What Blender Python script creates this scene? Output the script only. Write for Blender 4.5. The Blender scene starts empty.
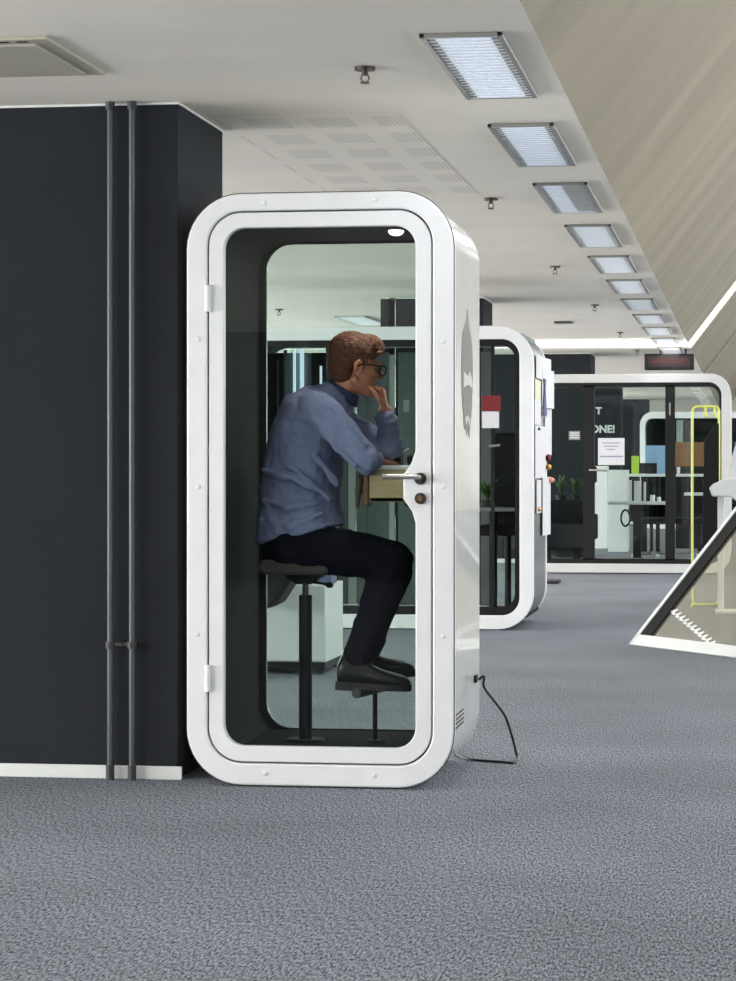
import bpy, bmesh, math, random
from mathutils import Vector, Matrix, noise
random.seed(7)
PI = math.pi
SC = bpy.context.scene
COL = SC.collection

# ------------------------------------------------------------------ camera model (metres; floor Z=0; hall runs along +Y)
F = 2500.0
TH = math.atan(380 / F)
CT, ST = math.cos(TH), math.sin(TH)
EYE = 1.185
CEIL = 2.56

def ray(x, y):
    u = (x - 368) / F
    return Vector((CT * u - ST, ST * u + CT, (466 - y) / F))

def at(x, y, Y):
    d = ray(x, y); t = Y / d.y
    return Vector((t * d.x, Y, EYE + t * d.z))

cd = bpy.data.cameras.new('camera')
cam = bpy.data.objects.new('camera', cd)
COL.objects.link(cam)
cam.location = (0, 0, EYE)
cam.rotation_euler = (PI / 2, 0, TH)
cd.sensor_fit = 'VERTICAL'
cd.sensor_height = 36.0
cd.lens = F / 981 * 36.0
cd.shift_y = -24.5 / 981
cd.clip_end = 300
SC.camera = cam

# ------------------------------------------------------------------ materials
def srgb(r, g, b):
    def f(c):
        c /= 255.0
        return c / 12.92 if c <= 0.04045 else ((c + 0.055) / 1.055) ** 2.4
    return (f(r), f(g), f(b), 1)

def mat(name, rgb, rough=0.6, metal=0.0, spec=0.5, coat=0.0, bump=0.0, bscale=80, var=0.0, vscale=6, stretch=(1, 1, 1), emis=None, estr=0):
    m = bpy.data.materials.new(name); m.use_nodes = True
    nt = m.node_tree; N = nt.nodes; L = nt.links
    b = N['Principled BSDF']
    col = srgb(*rgb)
    b.inputs['Base Color'].default_value = col
    b.inputs['Roughness'].default_value = rough
    b.inputs['Metallic'].default_value = metal
    b.inputs['Specular IOR Level'].default_value = spec
    b.inputs['Coat Weight'].default_value = coat
    tc = N.new('ShaderNodeTexCoord'); mp = N.new('ShaderNodeMapping')
    mp.inputs['Scale'].default_value = stretch
    L.new(tc.outputs['Object'], mp.inputs['Vector'])
    nz = N.new('ShaderNodeTexNoise'); nz.inputs['Scale'].default_value = vscale
    nz.inputs['Detail'].default_value = 4
    L.new(mp.outputs['Vector'], nz.inputs['Vector'])
    v = max(var, 0.03)
    rp = N.new('ShaderNodeValToRGB')
    rp.color_ramp.elements[0].position = 0.3; rp.color_ramp.elements[1].position = 0.7
    rp.color_ramp.elements[0].color = tuple(c * (1 - v) for c in col[:3]) + (1,)
    rp.color_ramp.elements[1].color = tuple(min(1, c * (1 + v)) for c in col[:3]) + (1,)
    L.new(nz.outputs['Fac'], rp.inputs['Fac']); L.new(rp.outputs['Color'], b.inputs['Base Color'])
    if bump > 0:
        n2 = N.new('ShaderNodeTexNoise'); n2.inputs['Scale'].default_value = bscale; n2.inputs['Detail'].default_value = 3
        L.new(mp.outputs['Vector'], n2.inputs['Vector'])
        bp = N.new('ShaderNodeBump'); bp.inputs['Strength'].default_value = bump; bp.inputs['Distance'].default_value = 0.01
        L.new(n2.outputs['Fac'], bp.inputs['Height']); L.new(bp.outputs['Normal'], b.inputs['Normal'])
    if emis:
        b.inputs['Emission Color'].default_value = srgb(*emis)
        b.inputs['Emission Strength'].default_value = estr
    return m

def glass_mat(name, tint, refl=1.0, ior=1.45, haze=0.0, haze_col=None):
    m = bpy.data.materials.new(name); m.use_nodes = True
    nt = m.node_tree; N = nt.nodes; L = nt.links
    N.remove(N['Principled BSDF'])
    out = N['Material Output']
    tr = N.new('ShaderNodeBsdfTransparent'); tr.inputs['Color'].default_value = tint
    gl = N.new('ShaderNodeBsdfGlossy'); gl.inputs['Roughness'].default_value = 0.01
    fr = N.new('ShaderNodeFresnel'); fr.inputs['IOR'].default_value = ior
    mu = N.new('ShaderNodeMath'); mu.operation = 'MULTIPLY'; mu.inputs[1].default_value = refl
    ge = N.new('ShaderNodeNewGeometry'); fb = N.new('ShaderNodeMath'); fb.operation = 'SUBTRACT'; fb.inputs[0].default_value = 1.0
    L.new(ge.outputs['Backfacing'], fb.inputs[1])
    fm = N.new('ShaderNodeMath'); fm.operation = 'MULTIPLY'
    L.new(fr.outputs[0], fm.inputs[0]); L.new(fb.outputs[0], fm.inputs[1])
    L.new(fm.outputs[0], mu.inputs[0])
    mx = N.new('ShaderNodeMixShader')
    L.new(mu.outputs[0], mx.inputs['Fac']); L.new(tr.outputs[0], mx.inputs[1]); L.new(gl.outputs[0], mx.inputs[2])
    if haze:
        df = N.new('ShaderNodeBsdfDiffuse'); df.inputs['Color'].default_value = haze_col
        m2 = N.new('ShaderNodeMixShader'); m2.inputs['Fac'].default_value = haze
        L.new(mx.outputs[0], m2.inputs[1]); L.new(df.outputs[0], m2.inputs[2])
        L.new(m2.outputs[0], out.inputs['Surface'])
    else:
        L.new(mx.outputs[0], out.inputs['Surface'])
    return m

def carpet_mat():
    m = bpy.data.materials.new('carpet'); m.use_nodes = True
    nt = m.node_tree; N = nt.nodes; L = nt.links; b = N['Principled BSDF']
    tc = N.new('ShaderNodeTexCoord')
    n1 = N.new('ShaderNodeTexNoise'); n1.inputs['Scale'].default_value = 150; n1.inputs['Detail'].default_value = 2; n1.inputs['Roughness'].default_value = .9
    mp = N.new('ShaderNodeMapping'); mp.inputs['Scale'].default_value = (1.0, 0.22, 1)
    L.new(tc.outputs['Object'], mp.inputs['Vector']); L.new(mp.outputs['Vector'], n1.inputs['Vector'])
    n2 = N.new('ShaderNodeTexNoise'); n2.inputs['Scale'].default_value = 0.9; n2.inputs['Detail'].default_value = 5
    L.new(tc.outputs['Object'], n2.inputs['Vector'])
    r1 = N.new('ShaderNodeValToRGB')
    e = r1.color_ramp.elements
    e[0].position = .36; e[0].color = srgb(38, 41, 47); e[1].position = .64; e[1].color = srgb(160, 166, 176)
    L.new(n1.outputs['Fac'], r1.inputs['Fac'])
    r2 = N.new('ShaderNodeValToRGB'); e = r2.color_ramp.elements
    e[0].position = .3; e[0].color = (.84, .84, .84, 1); e[1].position = .7; e[1].color = (1.08, 1.08, 1.08, 1)
    L.new(n2.outputs['Fac'], r2.inputs['Fac'])
    mx = N.new('ShaderNodeMix'); mx.data_type = 'RGBA'; mx.blend_type = 'MULTIPLY'; mx.inputs['Factor'].default_value = 1
    L.new(r1.outputs['Color'], mx.inputs['A']); L.new(r2.outputs['Color'], mx.inputs['B'])
    L.new(mx.outputs['Result'], b.inputs['Base Color'])
    b.inputs['Roughness'].default_value = .95; b.inputs['Specular IOR Level'].default_value = .15
    bp = N.new('ShaderNodeBump'); bp.inputs['Strength'].default_value = .08; bp.inputs['Distance'].default_value = .004
    L.new(n1.outputs['Fac'], bp.inputs['Height']); L.new(bp.outputs['Normal'], b.inputs['Normal'])
    return m

def perforated_mat():
    """cream board with blocks of small round perforations"""
    m = bpy.data.materials.new('perforated_board'); m.use_nodes = True
    nt = m.node_tree; N = nt.nodes; L = nt.links; b = N['Principled BSDF']
    tc = N.new('ShaderNodeTexCoord'); sx = N.new('ShaderNodeSeparateXYZ'); L.new(tc.outputs['Object'], sx.inputs[0])
    def mth(op, a, v=None):
        n = N.new('ShaderNodeMath'); n.operation = op
        L.new(a, n.inputs[0])
        if isinstance(v, (int, float)): n.inputs[1].default_value = v
        elif v is not None: L.new(v, n.inputs[1])
        return n.outputs[0]
    def block(ax, period, lo):
        return mth('GREATER_THAN', mth('FRACT', mth('MULTIPLY', ax, 1 / period)), lo)
    m1 = mth('MULTIPLY', block(sx.outputs[0], .26, .35), block(sx.outputs[1], .5, .4))
    def dot(ax): return mth('GREATER_THAN', mth('FRACT', mth('MULTIPLY', ax, 50.0)), .35)
    m2 = mth('MULTIPLY', m1, mth('MULTIPLY', dot(sx.outputs[0]), dot(sx.outputs[1])))
    mx = N.new('ShaderNodeMix'); mx.data_type = 'RGBA'; L.new(m2, mx.inputs['Factor'])
    mx.inputs['A'].default_value = srgb(238, 232, 220); mx.inputs['B'].default_value = srgb(208, 203, 193)
    L.new(mx.outputs['Result'], b.inputs['Base Color']); b.inputs['Roughness'].default_value = .9
    return m

M = {}
M['carpet'] = carpet_mat()
M['perf'] = perforated_mat()
M['ceiling'] = mat('ceiling_paint', (240, 234, 222), .9, bump=.15, bscale=160, var=.03, vscale=2)
M['slant'] = mat('slanted_board', (140, 132, 114), .8, var=.16, vscale=1.1, stretch=(.35, 1.2, .35), bump=.1, bscale=60)
M['column'] = mat('charcoal_paint', (40, 43, 47), .85, spec=.15, var=.05, vscale=3, bump=.15, bscale=220)
M['pipe'] = mat('pipe_paint', (72, 76, 80), .4, spec=.6)
M['pipe_dark'] = mat('pipe_sleeve_plastic', (52, 54, 57), .5)
M['white'] = mat('white_lacquer', (228, 229, 230), .38, bump=.05, bscale=400)
M['white_far'] = mat('satin_grey_white_lacquer', (196, 197, 195), .5)  # white lacquer darkened in colour to offset strong light on the far booth
M['white2'] = mat('white_laminate', (222, 225, 224), .35)
M['gloss'] = mat('glossy_shell_laminate', (206, 210, 207), .22, spec=.7, coat=.6)
M['dkshell'] = mat('dark_shell_laminate', (84, 88, 92), .25, spec=.6)
M['felt'] = mat('charcoal_felt', (46, 50, 47), .95, spec=.15, bump=.5, bscale=350, var=.12, vscale=40)
M['felt2'] = mat('grey_felt', (140, 150, 150), .95, spec=.15, bump=.4, bscale=300, var=.1, vscale=20)
M['floor_felt'] = mat('dark_booth_carpet', (44, 46, 48), .95, spec=.1, bump=.6, bscale=300, var=.3, vscale=90)
M['black'] = mat('black_powder_coat', (11, 12, 12), .5, spec=.3)
M['blackplastic'] = mat('black_plastic', (10, 10, 11), .4, spec=.4)
M['rubber'] = mat('dark_rubber', (24, 24, 24), .7)
M['steel'] = mat('brushed_steel', (190, 188, 182), .28, metal=1.0)
M['darksteel'] = mat('darkened_steel', (90, 84, 78), .35, metal=1.0)
M['alu'] = mat('light_trim_aluminium', (178, 178, 174), .35, metal=.8)
M['wood'] = mat('pale_oak', (176, 158, 118), .55, var=.12, vscale=8, stretch=(1, 1, 9))
M['woodedge'] = mat('brown_oak_edge', (112, 82, 48), .5, var=.2, vscale=10, stretch=(1, 1, 7))
M['brown'] = mat('walnut_panel', (118, 84, 52), .55, var=.15, vscale=6, stretch=(.5, 1, 8))
M['strap'] = mat('brown_leather', (52, 34, 28), .5, bump=.3, bscale=150)
M['glass'] = glass_mat('clear_pane', (.93, .96, .95, 1))
M['glass_back'] = glass_mat('grey_pane', (.84, .89, .87, 1))
M['glass_tint'] = glass_mat('bronze_tint_pane', (.95, .93, .86, 1), 1.6, haze=.14, haze_col=srgb(200, 196, 178))  # diffuse beige haze painted in for the slanted ceiling reflected by the pane
M['gray_sofa'] = mat('charcoal_upholstery', (54, 56, 58), .9, bump=.4, bscale=200)
M['leaf'] = mat('leaf_green', (62, 92, 42), .5, var=.3, vscale=12)
M['pot'] = mat('dark_planter', (40, 42, 42), .6)
M['yellow'] = mat('yellow_green_tube', (226, 232, 112), .35)
M['coat'] = mat('black_cloth', (16, 16, 18), .9, bump=.4, bscale=90)
M['paper'] = mat('white_paper', (206, 206, 209), .8)
M['ink'] = mat('grey_print', (140, 136, 158), .8)
M['red'] = mat('red_card', (112, 16, 24), .7)
M['green'] = mat('lime_green_panel', (170, 205, 60), .5)
M['blue'] = mat('pale_blue_board', (136, 170, 206), .6)
M['purple'] = mat('violet_ribbon', (44, 30, 96), .6)
M['gold'] = mat('golden_ball', (206, 150, 60), .3, metal=.3)
M['pink'] = mat('pink_card', (214, 140, 120), .6)
M['letter'] = mat('white_vinyl_lettering', (206, 210, 208), .6)
M['decal'] = mat('grey_vinyl_decal', (84, 86, 84), .5, var=.12, vscale=14)
M['decal2'] = mat('pale_vinyl_decal', (176, 180, 178), .5)
M['frost'] = mat('frosted_film', (236, 238, 236), .5)  # white of the dashes painted for lights mirrored in the slanted pane
M['skin'] = mat('skin', (192, 128, 98), .5, var=.08, vscale=30)
M['lip'] = mat('lips', (160, 92, 80), .5)
M['hair'] = mat('auburn_hair', (96, 50, 26), .6, var=.5, vscale=60, stretch=(1, 3, 1), bump=1.0, bscale=120)
M['shirt'] = mat('blue_chambray', (122, 129, 160), .85, spec=.2, var=.06, vscale=60, bump=.35, bscale=14, stretch=(1, 1, 1.8))
M['trouser'] = mat('navy_denim', (17, 18, 29), .95, spec=.1, bump=.15, bscale=14)
M['shoe'] = mat('black_leather', (9, 8, 8), .35)
M['sole'] = mat('black_sole', (12, 12, 12), .6)
M['eye'] = mat('eye_white', (120, 100, 88), .2)
M['iris'] = mat('dark_iris', (50, 36, 26), .2)
M['vent'] = mat('beige_vent_plate', (186, 182, 166), .6)
M['grey'] = mat('mid_grey_metal', (120, 122, 120), .45)
M['lamp'] = mat('lamp_diffuser', (200, 210, 226), .5, emis=(214, 224, 244), estr=0.62)
M['lampdim'] = mat('lamp_reflector_grey', (120, 122, 122), .3, metal=.6)
M['spot'] = mat('spot_lamp', (255, 255, 255), .5, emis=(255, 252, 240), estr=2.5)
M['led'] = mat('red_led', (70, 8, 10), .5, emis=(190, 20, 26), estr=0.35)
M['sky'] = mat('window_daylight', (210, 225, 240), .5, emis=(214, 228, 248), estr=1.3)
M['skyslit'] = mat('slit_daylight', (240, 240, 232), .5, emis=(250, 248, 236), estr=1.0)

# ------------------------------------------------------------------ object helpers
def link(me, name, material, parent=None):
    o = bpy.data.objects.new(name, me)
    COL.objects.link(o)
    if material is not None:
        me.materials.append(M[material] if isinstance(material, str) else material)
    if parent is not None: o.parent = parent
    return o

def thing(name, label, cat, loc=(0, 0, 0), group=None, rotz=0):
    o = bpy.data.objects.new(name, None); COL.objects.link(o)
    o.empty_display_size = .1
    o.location = loc; o.rotation_euler = (0, 0, rotz)
    o['label'] = label; o['category'] = cat
    if group: o['group'] = group
    return o

def tag(o, label, cat, group=None):
    o['label'] = label; o['category'] = cat
    if group: o['group'] = group
    return o

def struct(o, label=None, cat=None):
    o['kind'] = 'structure'
    if label: o['label'] = label
    if cat: o['category'] = cat
    return o

class MB:
    """collects shapes; origin is subtracted so that every mesh is local to its own base"""
    def __init__(s, org=(0, 0, 0)):
        s.bm = bmesh.new(); s.org = Vector(org)
    def box(s, a, b, rot=None, piv=None):
        (x0, y0, z0), (x1, y1, z1) = a, b
        vs = [Vector(p) for p in ((x0, y0, z0), (x1, y0, z0), (x1, y1, z0), (x0, y1, z0), (x0, y0, z1), (x1, y0, z1), (x1, y1, z1), (x0, y1, z1))]
        if rot is not None:
            pv = Vector(piv if piv else [(p + q) / 2 for p, q in zip(a, b)])
            vs = [rot @ (v - pv) + pv for v in vs]
        vv = [s.bm.verts.new(v) for v in vs]
        for f in ((0, 3, 2, 1), (4, 5, 6, 7), (0, 1, 5, 4), (1, 2, 6, 5), (2, 3, 7, 6), (3, 0, 4, 7)):
            s.bm.faces.new([vv[i] for i in f])
        return s
    def loft(s, rings, caps=True, closed=True):
        R = [[s.bm.verts.new(Vector(p)) for p in r] for r in rings]
        n = len(R[0])
        for a, b in zip(R, R[1:]):
            for i in range(n if closed else n - 1):
                j = (i + 1) % n
                s.bm.faces.new((a[i], a[j], b[j], b[i]))
        if caps:
            s.bm.faces.new(list(reversed(R[0]))); s.bm.faces.new(R[-1])
        return s
    def tube(s, pts, r, n=12, caps=True, squash=None):
        pts = [Vector(p) for p in pts]
        rs = r if isinstance(r, (list, tuple)) else [r] * len(pts)
        rings = []; prev = None
        for i, p in enumerate(pts):
            if i == 0: t = pts[1] - p
            elif i == len(pts) - 1: t = p - pts[i - 1]
            else: t = (pts[i + 1] - p).normalized() + (p - pts[i - 1]).normalized()
            t.normalize()
            if prev is None:
                up = Vector((0, 0, 1)) if abs(t.z) < .9 else Vector((0, 1, 0))
                a = t.cross(up).normalized()
            else:
                a = (prev - t * prev.dot(t)).normalized()
            prev = a; b = t.cross(a)
            q = squash if squash else (1, 1)
            rings.append([p + (a * math.cos(2 * PI * k / n) * q[0] + b * math.sin(2 * PI * k / n) * q[1]) * rs[i] for k in range(n)])
        return s.loft(rings, caps)
    def ell(s, c, r, rot=None, nu=20, nv=14):
        c = Vector(c)
        rings = []
        top = None
        for j in range(1, nv):
            th = PI * j / nv
            ring = []
            for i in range(nu):
                ph = 2 * PI * i / nu
                v = Vector((r[0] * math.sin(th) * math.cos(ph), r[1] * math.sin(th) * math.sin(ph), -r[2] * math.cos(th)))
                if rot is not None: v = rot @ v
                ring.append(c + v)
            rings.append(ring)
        return s.loft(rings, True)
    def cyl(s, a, b, r, n=24):
        return s.tube([a, b], r, n)
    def cap(s, a, b, ra, rb, n=14):
        """tapered capsule"""
        a, b = Vector(a), Vector(b); d = (b - a); L = d.length; d = d / L if L > 1e-6 else Vector((0, 0, 1))
        pts, rs = [], []
        for k in range(5):
            t = PI / 2 * (1 - k / 5.0) * .96
            pts.append(a - d * ra * math.sin(t)); rs.append(ra * math.cos(t))
        pts.append(a); rs.append(ra); pts.append(b); rs.append(rb)
        for k in range(1, 6):
            t = PI / 2 * (k / 5.0) * .96
            pts.append(b + d * rb * math.sin(t)); rs.append(rb * math.cos(t))
        return s.tube(pts, rs, n)
    def poly(s, pts, thick, axis='y'):
        """prism of a flat outline given as 3-D points, extruded along axis vector"""
        off = {'x': Vector((thick, 0, 0)), 'y': Vector((0, thick, 0)), 'z': Vector((0, 0, thick))}[axis] if isinstance(axis, str) else Vector(axis) * thick
        a = [s.bm.verts.new(Vector(p)) for p in pts]
        b = [s.bm.verts.new(Vector(p) + off) for p in pts]
        n = len(a)
        s.bm.faces.new(list(reversed(a))); s.bm.faces.new(b)
        for i in range(n):
            j = (i + 1) % n
            s.bm.faces.new((a[i], a[j], b[j], b[i]))
        return s
    def ring(s, outer, inner, y0, y1):
        """frame between two closed loops of (x,z) of the same length"""
        n = len(outer)
        O0 = [s.bm.verts.new((x, y0, z)) for x, z in outer]; I0 = [s.bm.verts.new((x, y0, z)) for x, z in inner]
        O1 = [s.bm.verts.new((x, y1, z)) for x, z in outer]; I1 = [s.bm.verts.new((x, y1, z)) for x, z in inner]
        for i in range(n):
            j = (i + 1) % n
            s.bm.faces.new((O0[i], O0[j], I0[j], I0[i])); s.bm.faces.new((O1[j], O1[i], I1[i], I1[j]))
            s.bm.faces.new((O0[j], O0[i], O1[i], O1[j])); s.bm.faces.new((I0[i], I0[j], I1[j], I1[i]))
        return s
    def plate(s, loop, y0, y1):
        return s.loft([[(x, y0, z) for x, z in loop], [(x, y1, z) for x, z in loop]])
    def obj(s, name, material, parent=None, smooth=True, bevel=0, angle=35, sub=0):
        bm = s.bm
        bmesh.ops.recalc_face_normals(bm, faces=bm.faces[:])
        bmesh.ops.translate(bm, verts=bm.verts[:], vec=-s.org)
        me = bpy.data.meshes.new(name); bm.to_mesh(me); bm.free()
        if smooth:
            for p in me.polygons: p.use_smooth = True
        o = link(me, name, material, parent)
        if parent is None: o.location = s.org
        if bevel:
            b = o.modifiers.new('edge', 'BEVEL'); b.width = bevel; b.segments = 2; b.limit_method = 'ANGLE'; b.angle_limit = math.radians(40)
        if sub:
            u = o.modifiers.new('sub', 'SUBSURF'); u.levels = sub; u.render_levels = sub
        if smooth:
            try:
                me.set_sharp_from_angle(angle=math.radians(angle))
            except Exception:
                pass
        return o

def rr(x0, x1, z0, z1, r, n=10, m=40):
    """rounded rectangle loop in x,z with subdivided straights, counter-clockwise from the lower right corner"""
    pts = []
    cs = [((x1 - r, z0 + r), -PI / 2), ((x1 - r, z1 - r), 0), ((x0 + r, z1 - r), PI / 2), ((x0 + r, z0 + r), PI)]
    for k, ((cx, cz), a0) in enumerate(cs):
        arc = [(cx + r * math.cos(a0 + PI / 2 * i / n), cz + r * math.sin(a0 + PI / 2 * i / n)) for i in range(n + 1)]
        pts += arc
        (nx, nz), a1 = cs[(k + 1) % 4]
        e = (nx + r * math.cos(a1), nz + r * math.sin(a1)); s_ = arc[-1]
        if k == 0:
            for i in range(1, m): pts.append((s_[0] + (e[0] - s_[0]) * i / m, s_[1] + (e[1] - s_[1]) * i / m))
    return pts

def smooth_step(t):
    t = max(0, min(1, t)); return t * t * (3 - 2 * t)

# ------------------------------------------------------------------ THE HALL
Y0, Y1 = -7.0, 66.0
XL = -9.0
XE = -0.665                     # where the flat ceiling meets the slanted one
SL = math.radians(52.4)
XR, ZR = 3.6, CEIL + (3.6 - XE) * math.tan(SL)

struct(MB().box((XL, Y0, -.1), (7.0, Y1, 0)).obj('floor', 'carpet', smooth=False))
struct(MB().box((XL, Y0, CEIL), (XE, Y1, CEIL + .2)).obj('ceiling', 'ceiling', smooth=False))
# slanted board ceiling rising to the right, cut by a daylight slit (as in the photo far down the hall)
def slant(y0, y1, name):
    b = MB()
    nrm = Vector((-math.sin(SL), 0, math.cos(SL))) * .12
    p = [Vector((XE, 0, CEIL)), Vector((XR, 0, ZR)), Vector((XR, 0, ZR)) + nrm, Vector((XE, 0, CEIL)) + nrm]
    b.loft([[(q.x, y0, q.z) for q in p], [(q.x, y1, q.z) for q in p]])
    return struct(b.obj(name, 'slant', smooth=False))
slant(Y0, 28.2, 'ceiling_slant'); slant(29.7, 37.0, 'ceiling_slant'); slant(37.8, Y1, 'ceiling_slant')
for a, c_ in ((28.2, 29.7), (37.0, 37.8)):
    b = MB(); nrm = Vector((-math.sin(SL), 0, math.cos(SL))) * .10
    p = [Vector((XE, 0, CEIL)) + nrm * .1, Vector((XR, 0, ZR)) + nrm * .1, Vector((XR, 0, ZR)) + nrm * .3, Vector((XE, 0, CEIL)) + nrm * .3]
    b.loft([[(q.x, a, q.z) for q in p], [(q.x, c_, q.z) for q in p]])
    struct(b.obj('window_skylight', 'skyslit' if a < 30 else 'slant', smooth=False))
struct(MB().box((XR, Y0, ZR - .05), (7.0, Y1, ZR + .15)).obj('ceiling_atrium', 'ceiling', smooth=False))

struct(MB().box((XL - .2, Y0 - .2, 0), (7.2, Y0, ZR + .1)).obj('wall_back', 'column', smooth=False))
struct(MB().box((XL - .2, Y1, 0), (7.2, Y1 + .2, ZR + .1)).obj('wall_front', 'ceiling', smooth=False))
# left wall with tall windows
b = MB()
yy = Y0; k = 0
wins = []
while yy < Y1 - 4:
    b.box((XL - .2, yy, 0), (XL, yy + 1.2, CEIL)); wins.append((yy + 1.2, yy + 5.2)); yy += 5.2
b.box((XL - .2, yy, 0), (XL, Y1, CEIL))
for a, c_ in wins:
    b.box((XL - .2, a, 0), (XL, c_, .5)); b.box((XL - .2, a, 2.35), (XL, c_, CEIL))
struct(b.obj('wall_left', 'ceiling', smooth=False))
for i, (a, c_) in enumerate(wins):
    w = MB().box((XL - .16, a, .5), (XL - .15, c_, 2.35)).obj('window_%d' % (i + 1), 'sky', smooth=False); struct(w)
    fr = MB()
    for q in range(5):
        yq = a + (c_ - a) * q / 4; fr.box((XL - .12, yq - .04, .5), (XL - .03, yq + .04, 2.35))
    for z in (.5, 2.29): fr.box((XL - .12, a, z), (XL - .03, c_, z + .06))
    fr.obj('window_frame', 'grey', w, smooth=False)

# unseen right wall of the atrium; glazing added to light booth sides and ceiling
b = MB(); added_rwins = []; yy = Y0
while yy < Y1 - 6:
    b.box((7.0, yy, 0), (7.2, yy + 1.0, ZR + .1)); added_rwins.append((yy + 1.0, yy + 6.2)); yy += 6.2
b.box((7.0, yy, 0), (7.2, Y1, ZR + .1))
for a, c_ in added_rwins:
    b.box((7.0, a, 0), (7.2, c_, .5)); b.box((7.0, a, 3.9), (7.2, c_, ZR + .1))
struct(b.obj('wall_right', 'ceiling', smooth=False))
for i, (a, c_) in enumerate(added_rwins):
    w = MB().box((7.15, a, .5), (7.16, c_, 3.9)).obj('window_%d' % (i + 21), 'sky', smooth=False); struct(w)
    fr = MB()
    for q in range(5):
        yq = a + (c_ - a) * q / 4; fr.box((7.03, yq - .04, .5), (7.12, yq + .04, 3.9))
    for z in (.5, 2.1, 3.84): fr.box((7.03, a, z), (7.12, c_, z + .06))
    fr.obj('window_frame', 'grey', w, smooth=False)

# charcoal columns
def column(x0, x1, y0, y1, label):
    c = MB().box((x0, y0, 0), (x1, y1, CEIL)).obj('column', 'column', smooth=False, bevel=.004)
    struct(c, label, 'column')
    s = MB().box((x0 - .01, y0 - .012, 0), (x1 + .018, y0, .05)).obj('baseboard', 'white2', c, smooth=False, bevel=.002)
    t = MB(); t.box((x0, y0 - .006, CEIL - .008), (x1 + .006, y0, CEIL)); t.box((x1, y0, CEIL - .008), (x1 + .006, y1, CEIL))
    t.obj('shadow_gap_trim', 'white2', c, smooth=False)
    return c
column(-6.2, -2.131, 9.235, 10.05, 'wide charcoal wall block with two pipes, left of the booth')
column(-2.85, -2.131, 20.25, 21.0, 'charcoal column rising behind the first and second booths')
column(-2.975, -2.905, 20.25, 20.6, 'thin charcoal strip beside the column behind the first booth')
column(-3.3, -1.895, 30.5, 31.4, 'charcoal column above the far glass booth')
c4 = column(-3.3, -2.02, 40.2, 41.0, 'charcoal column with white lettering seen through the far booth door')
column(-3.6, -2.02, 51.4, 52.2, 'farthest charcoal column seen through the far booth')
# lettering on the fourth column
def text(body, x, z, Y, size, parent, name):
    cu = bpy.data.curves.new(name, 'FONT'); cu.body = body; cu.size = size; cu.extrude = .003; cu.offset = .006
    o = bpy.data.objects.new(name, cu); COL.objects.link(o); cu.materials.append(M['letter'])
    o.location = (x, Y, z); o.rotation_euler = (PI / 2, 0, 0); o.parent = parent
    return o
p1 = at(594.5, 414, 40.19); p2 = at(590.5, 432.5, 40.19)
text('T', p1.x + .02, p1.z, 40.19, .155, c4, 'lettering')
text('ONE!', p2.x, p2.z, 40.19, .165, c4, 'lettering')

# ceiling fittings -------------------------------------------------
# wall pipes on the first column
pr = thing('pipe_riser', 'pair of dark grey vertical pipes clamped to the charcoal wall', 'pipe', (-2.45, 9.19, 0))
px1 = at(110.8, 400, 9.2).x + 2.45; px2 = at(132.6, 400, 9.2).x + 2.45
for p in (px1, px2):
    MB().cyl((p, 0, 0), (p, 0, CEIL), .0115, 16).obj('pipe', 'pipe', pr)
    MB().cyl((p, 0, 0), (p, 0, .056), .0165, 16).obj('pipe_sleeve', 'pipe_dark', pr)
    MB().cyl((p, 0, CEIL - .03), (p, 0, CEIL), .018, 16).obj('pipe_collar', 'pipe_dark', pr)
cl = MB()
zc = at(120, 645, 9.2).z
for p in (px1, px2): cl.cyl((p, 0, zc - .013), (p, 0, zc + .013), .018, 16)
cl.box((px1, -.006, zc - .002), (px2, .006, zc + .010)); cl.cyl(((px1 + px2) / 2, -.012, zc + .004), ((px1 + px2) / 2, .045, zc + .004), .007, 10)
cl.cyl((px2, .0, zc), (px2, .045, zc), .006, 10)
cl.obj('pipe_clamp', 'pipe_dark', pr)

# ceiling lights
LX0, LX1 = -1.035, -0.768
def ceiling_light(label, x0, x1, y0, L, grp):
    t = thing('ceiling_light', label, 'ceiling light', ((x0 + x1) / 2, y0 + L / 2, CEIL), grp)
    w = (x1 - x0) / 2; l = L / 2
    f = MB()
    for a, b_ in (((-w, -l), (-w + .018, l)), ((w - .018, -l), (w, l)), ((-w, -l), (w, -l + .018)), ((-w, l - .018), (w, l))):
        f.box((a[0], a[1], -.014), (b_[0], b_[1], -.001))
    f.obj('housing_frame', 'alu', t, smooth=False, bevel=.002)
    d = MB().box((-w + .045, -l + .018, -.008), (w - .045, l - .018, -.002)); d.obj('diffuser', 'lamp', t, smooth=False)
    g = MB()
    for s in (-1, 1):
        x = s * (w - .032)
        g.box((x - .010, -l + .018, -.010), (x + .012, l - .018, -.001))
    g.obj('side_reflector', 'lampdim', t, smooth=False)
    v = MB()
    n = 22
    for i in range(n):
        y = -l + .03 + (L - .06) * i / (n - 1)
        v.box((-w + .02, y - .003, -.014), (w - .02, y + .003, -.009))
    v.obj('louvre_blades', 'white2', t, smooth=False)
    return t
words = ['nearest and largest louvred ceiling light of the long row', 'second louvred ceiling light from the camera in the long row',
         'third ceiling light of the row, partly dim', 'fourth ceiling light counted from the nearest', 'fifth ceiling light counted from the nearest',
         'sixth ceiling light counted from the nearest', 'seventh ceiling light counted from the nearest', 'eighth ceiling light counted from the nearest',
         'ninth ceiling light counted from the nearest', 'tenth ceiling light counted from the nearest', 'eleventh ceiling light, just above the red display sign']
for k, w_ in enumerate(words):
    t = ceiling_light(w_, LX0, LX1, 7.88 + 2.12 * k, 1.36, 'louvred ceiling lights in the long row')
    if k == 2:
        MB().box((.0, -.6, -.0085), (.10, .6, -.0075)).obj('dark_tube_cover', 'lampdim', t, smooth=False)  # grey strip darkens one half of this diffuser
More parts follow.
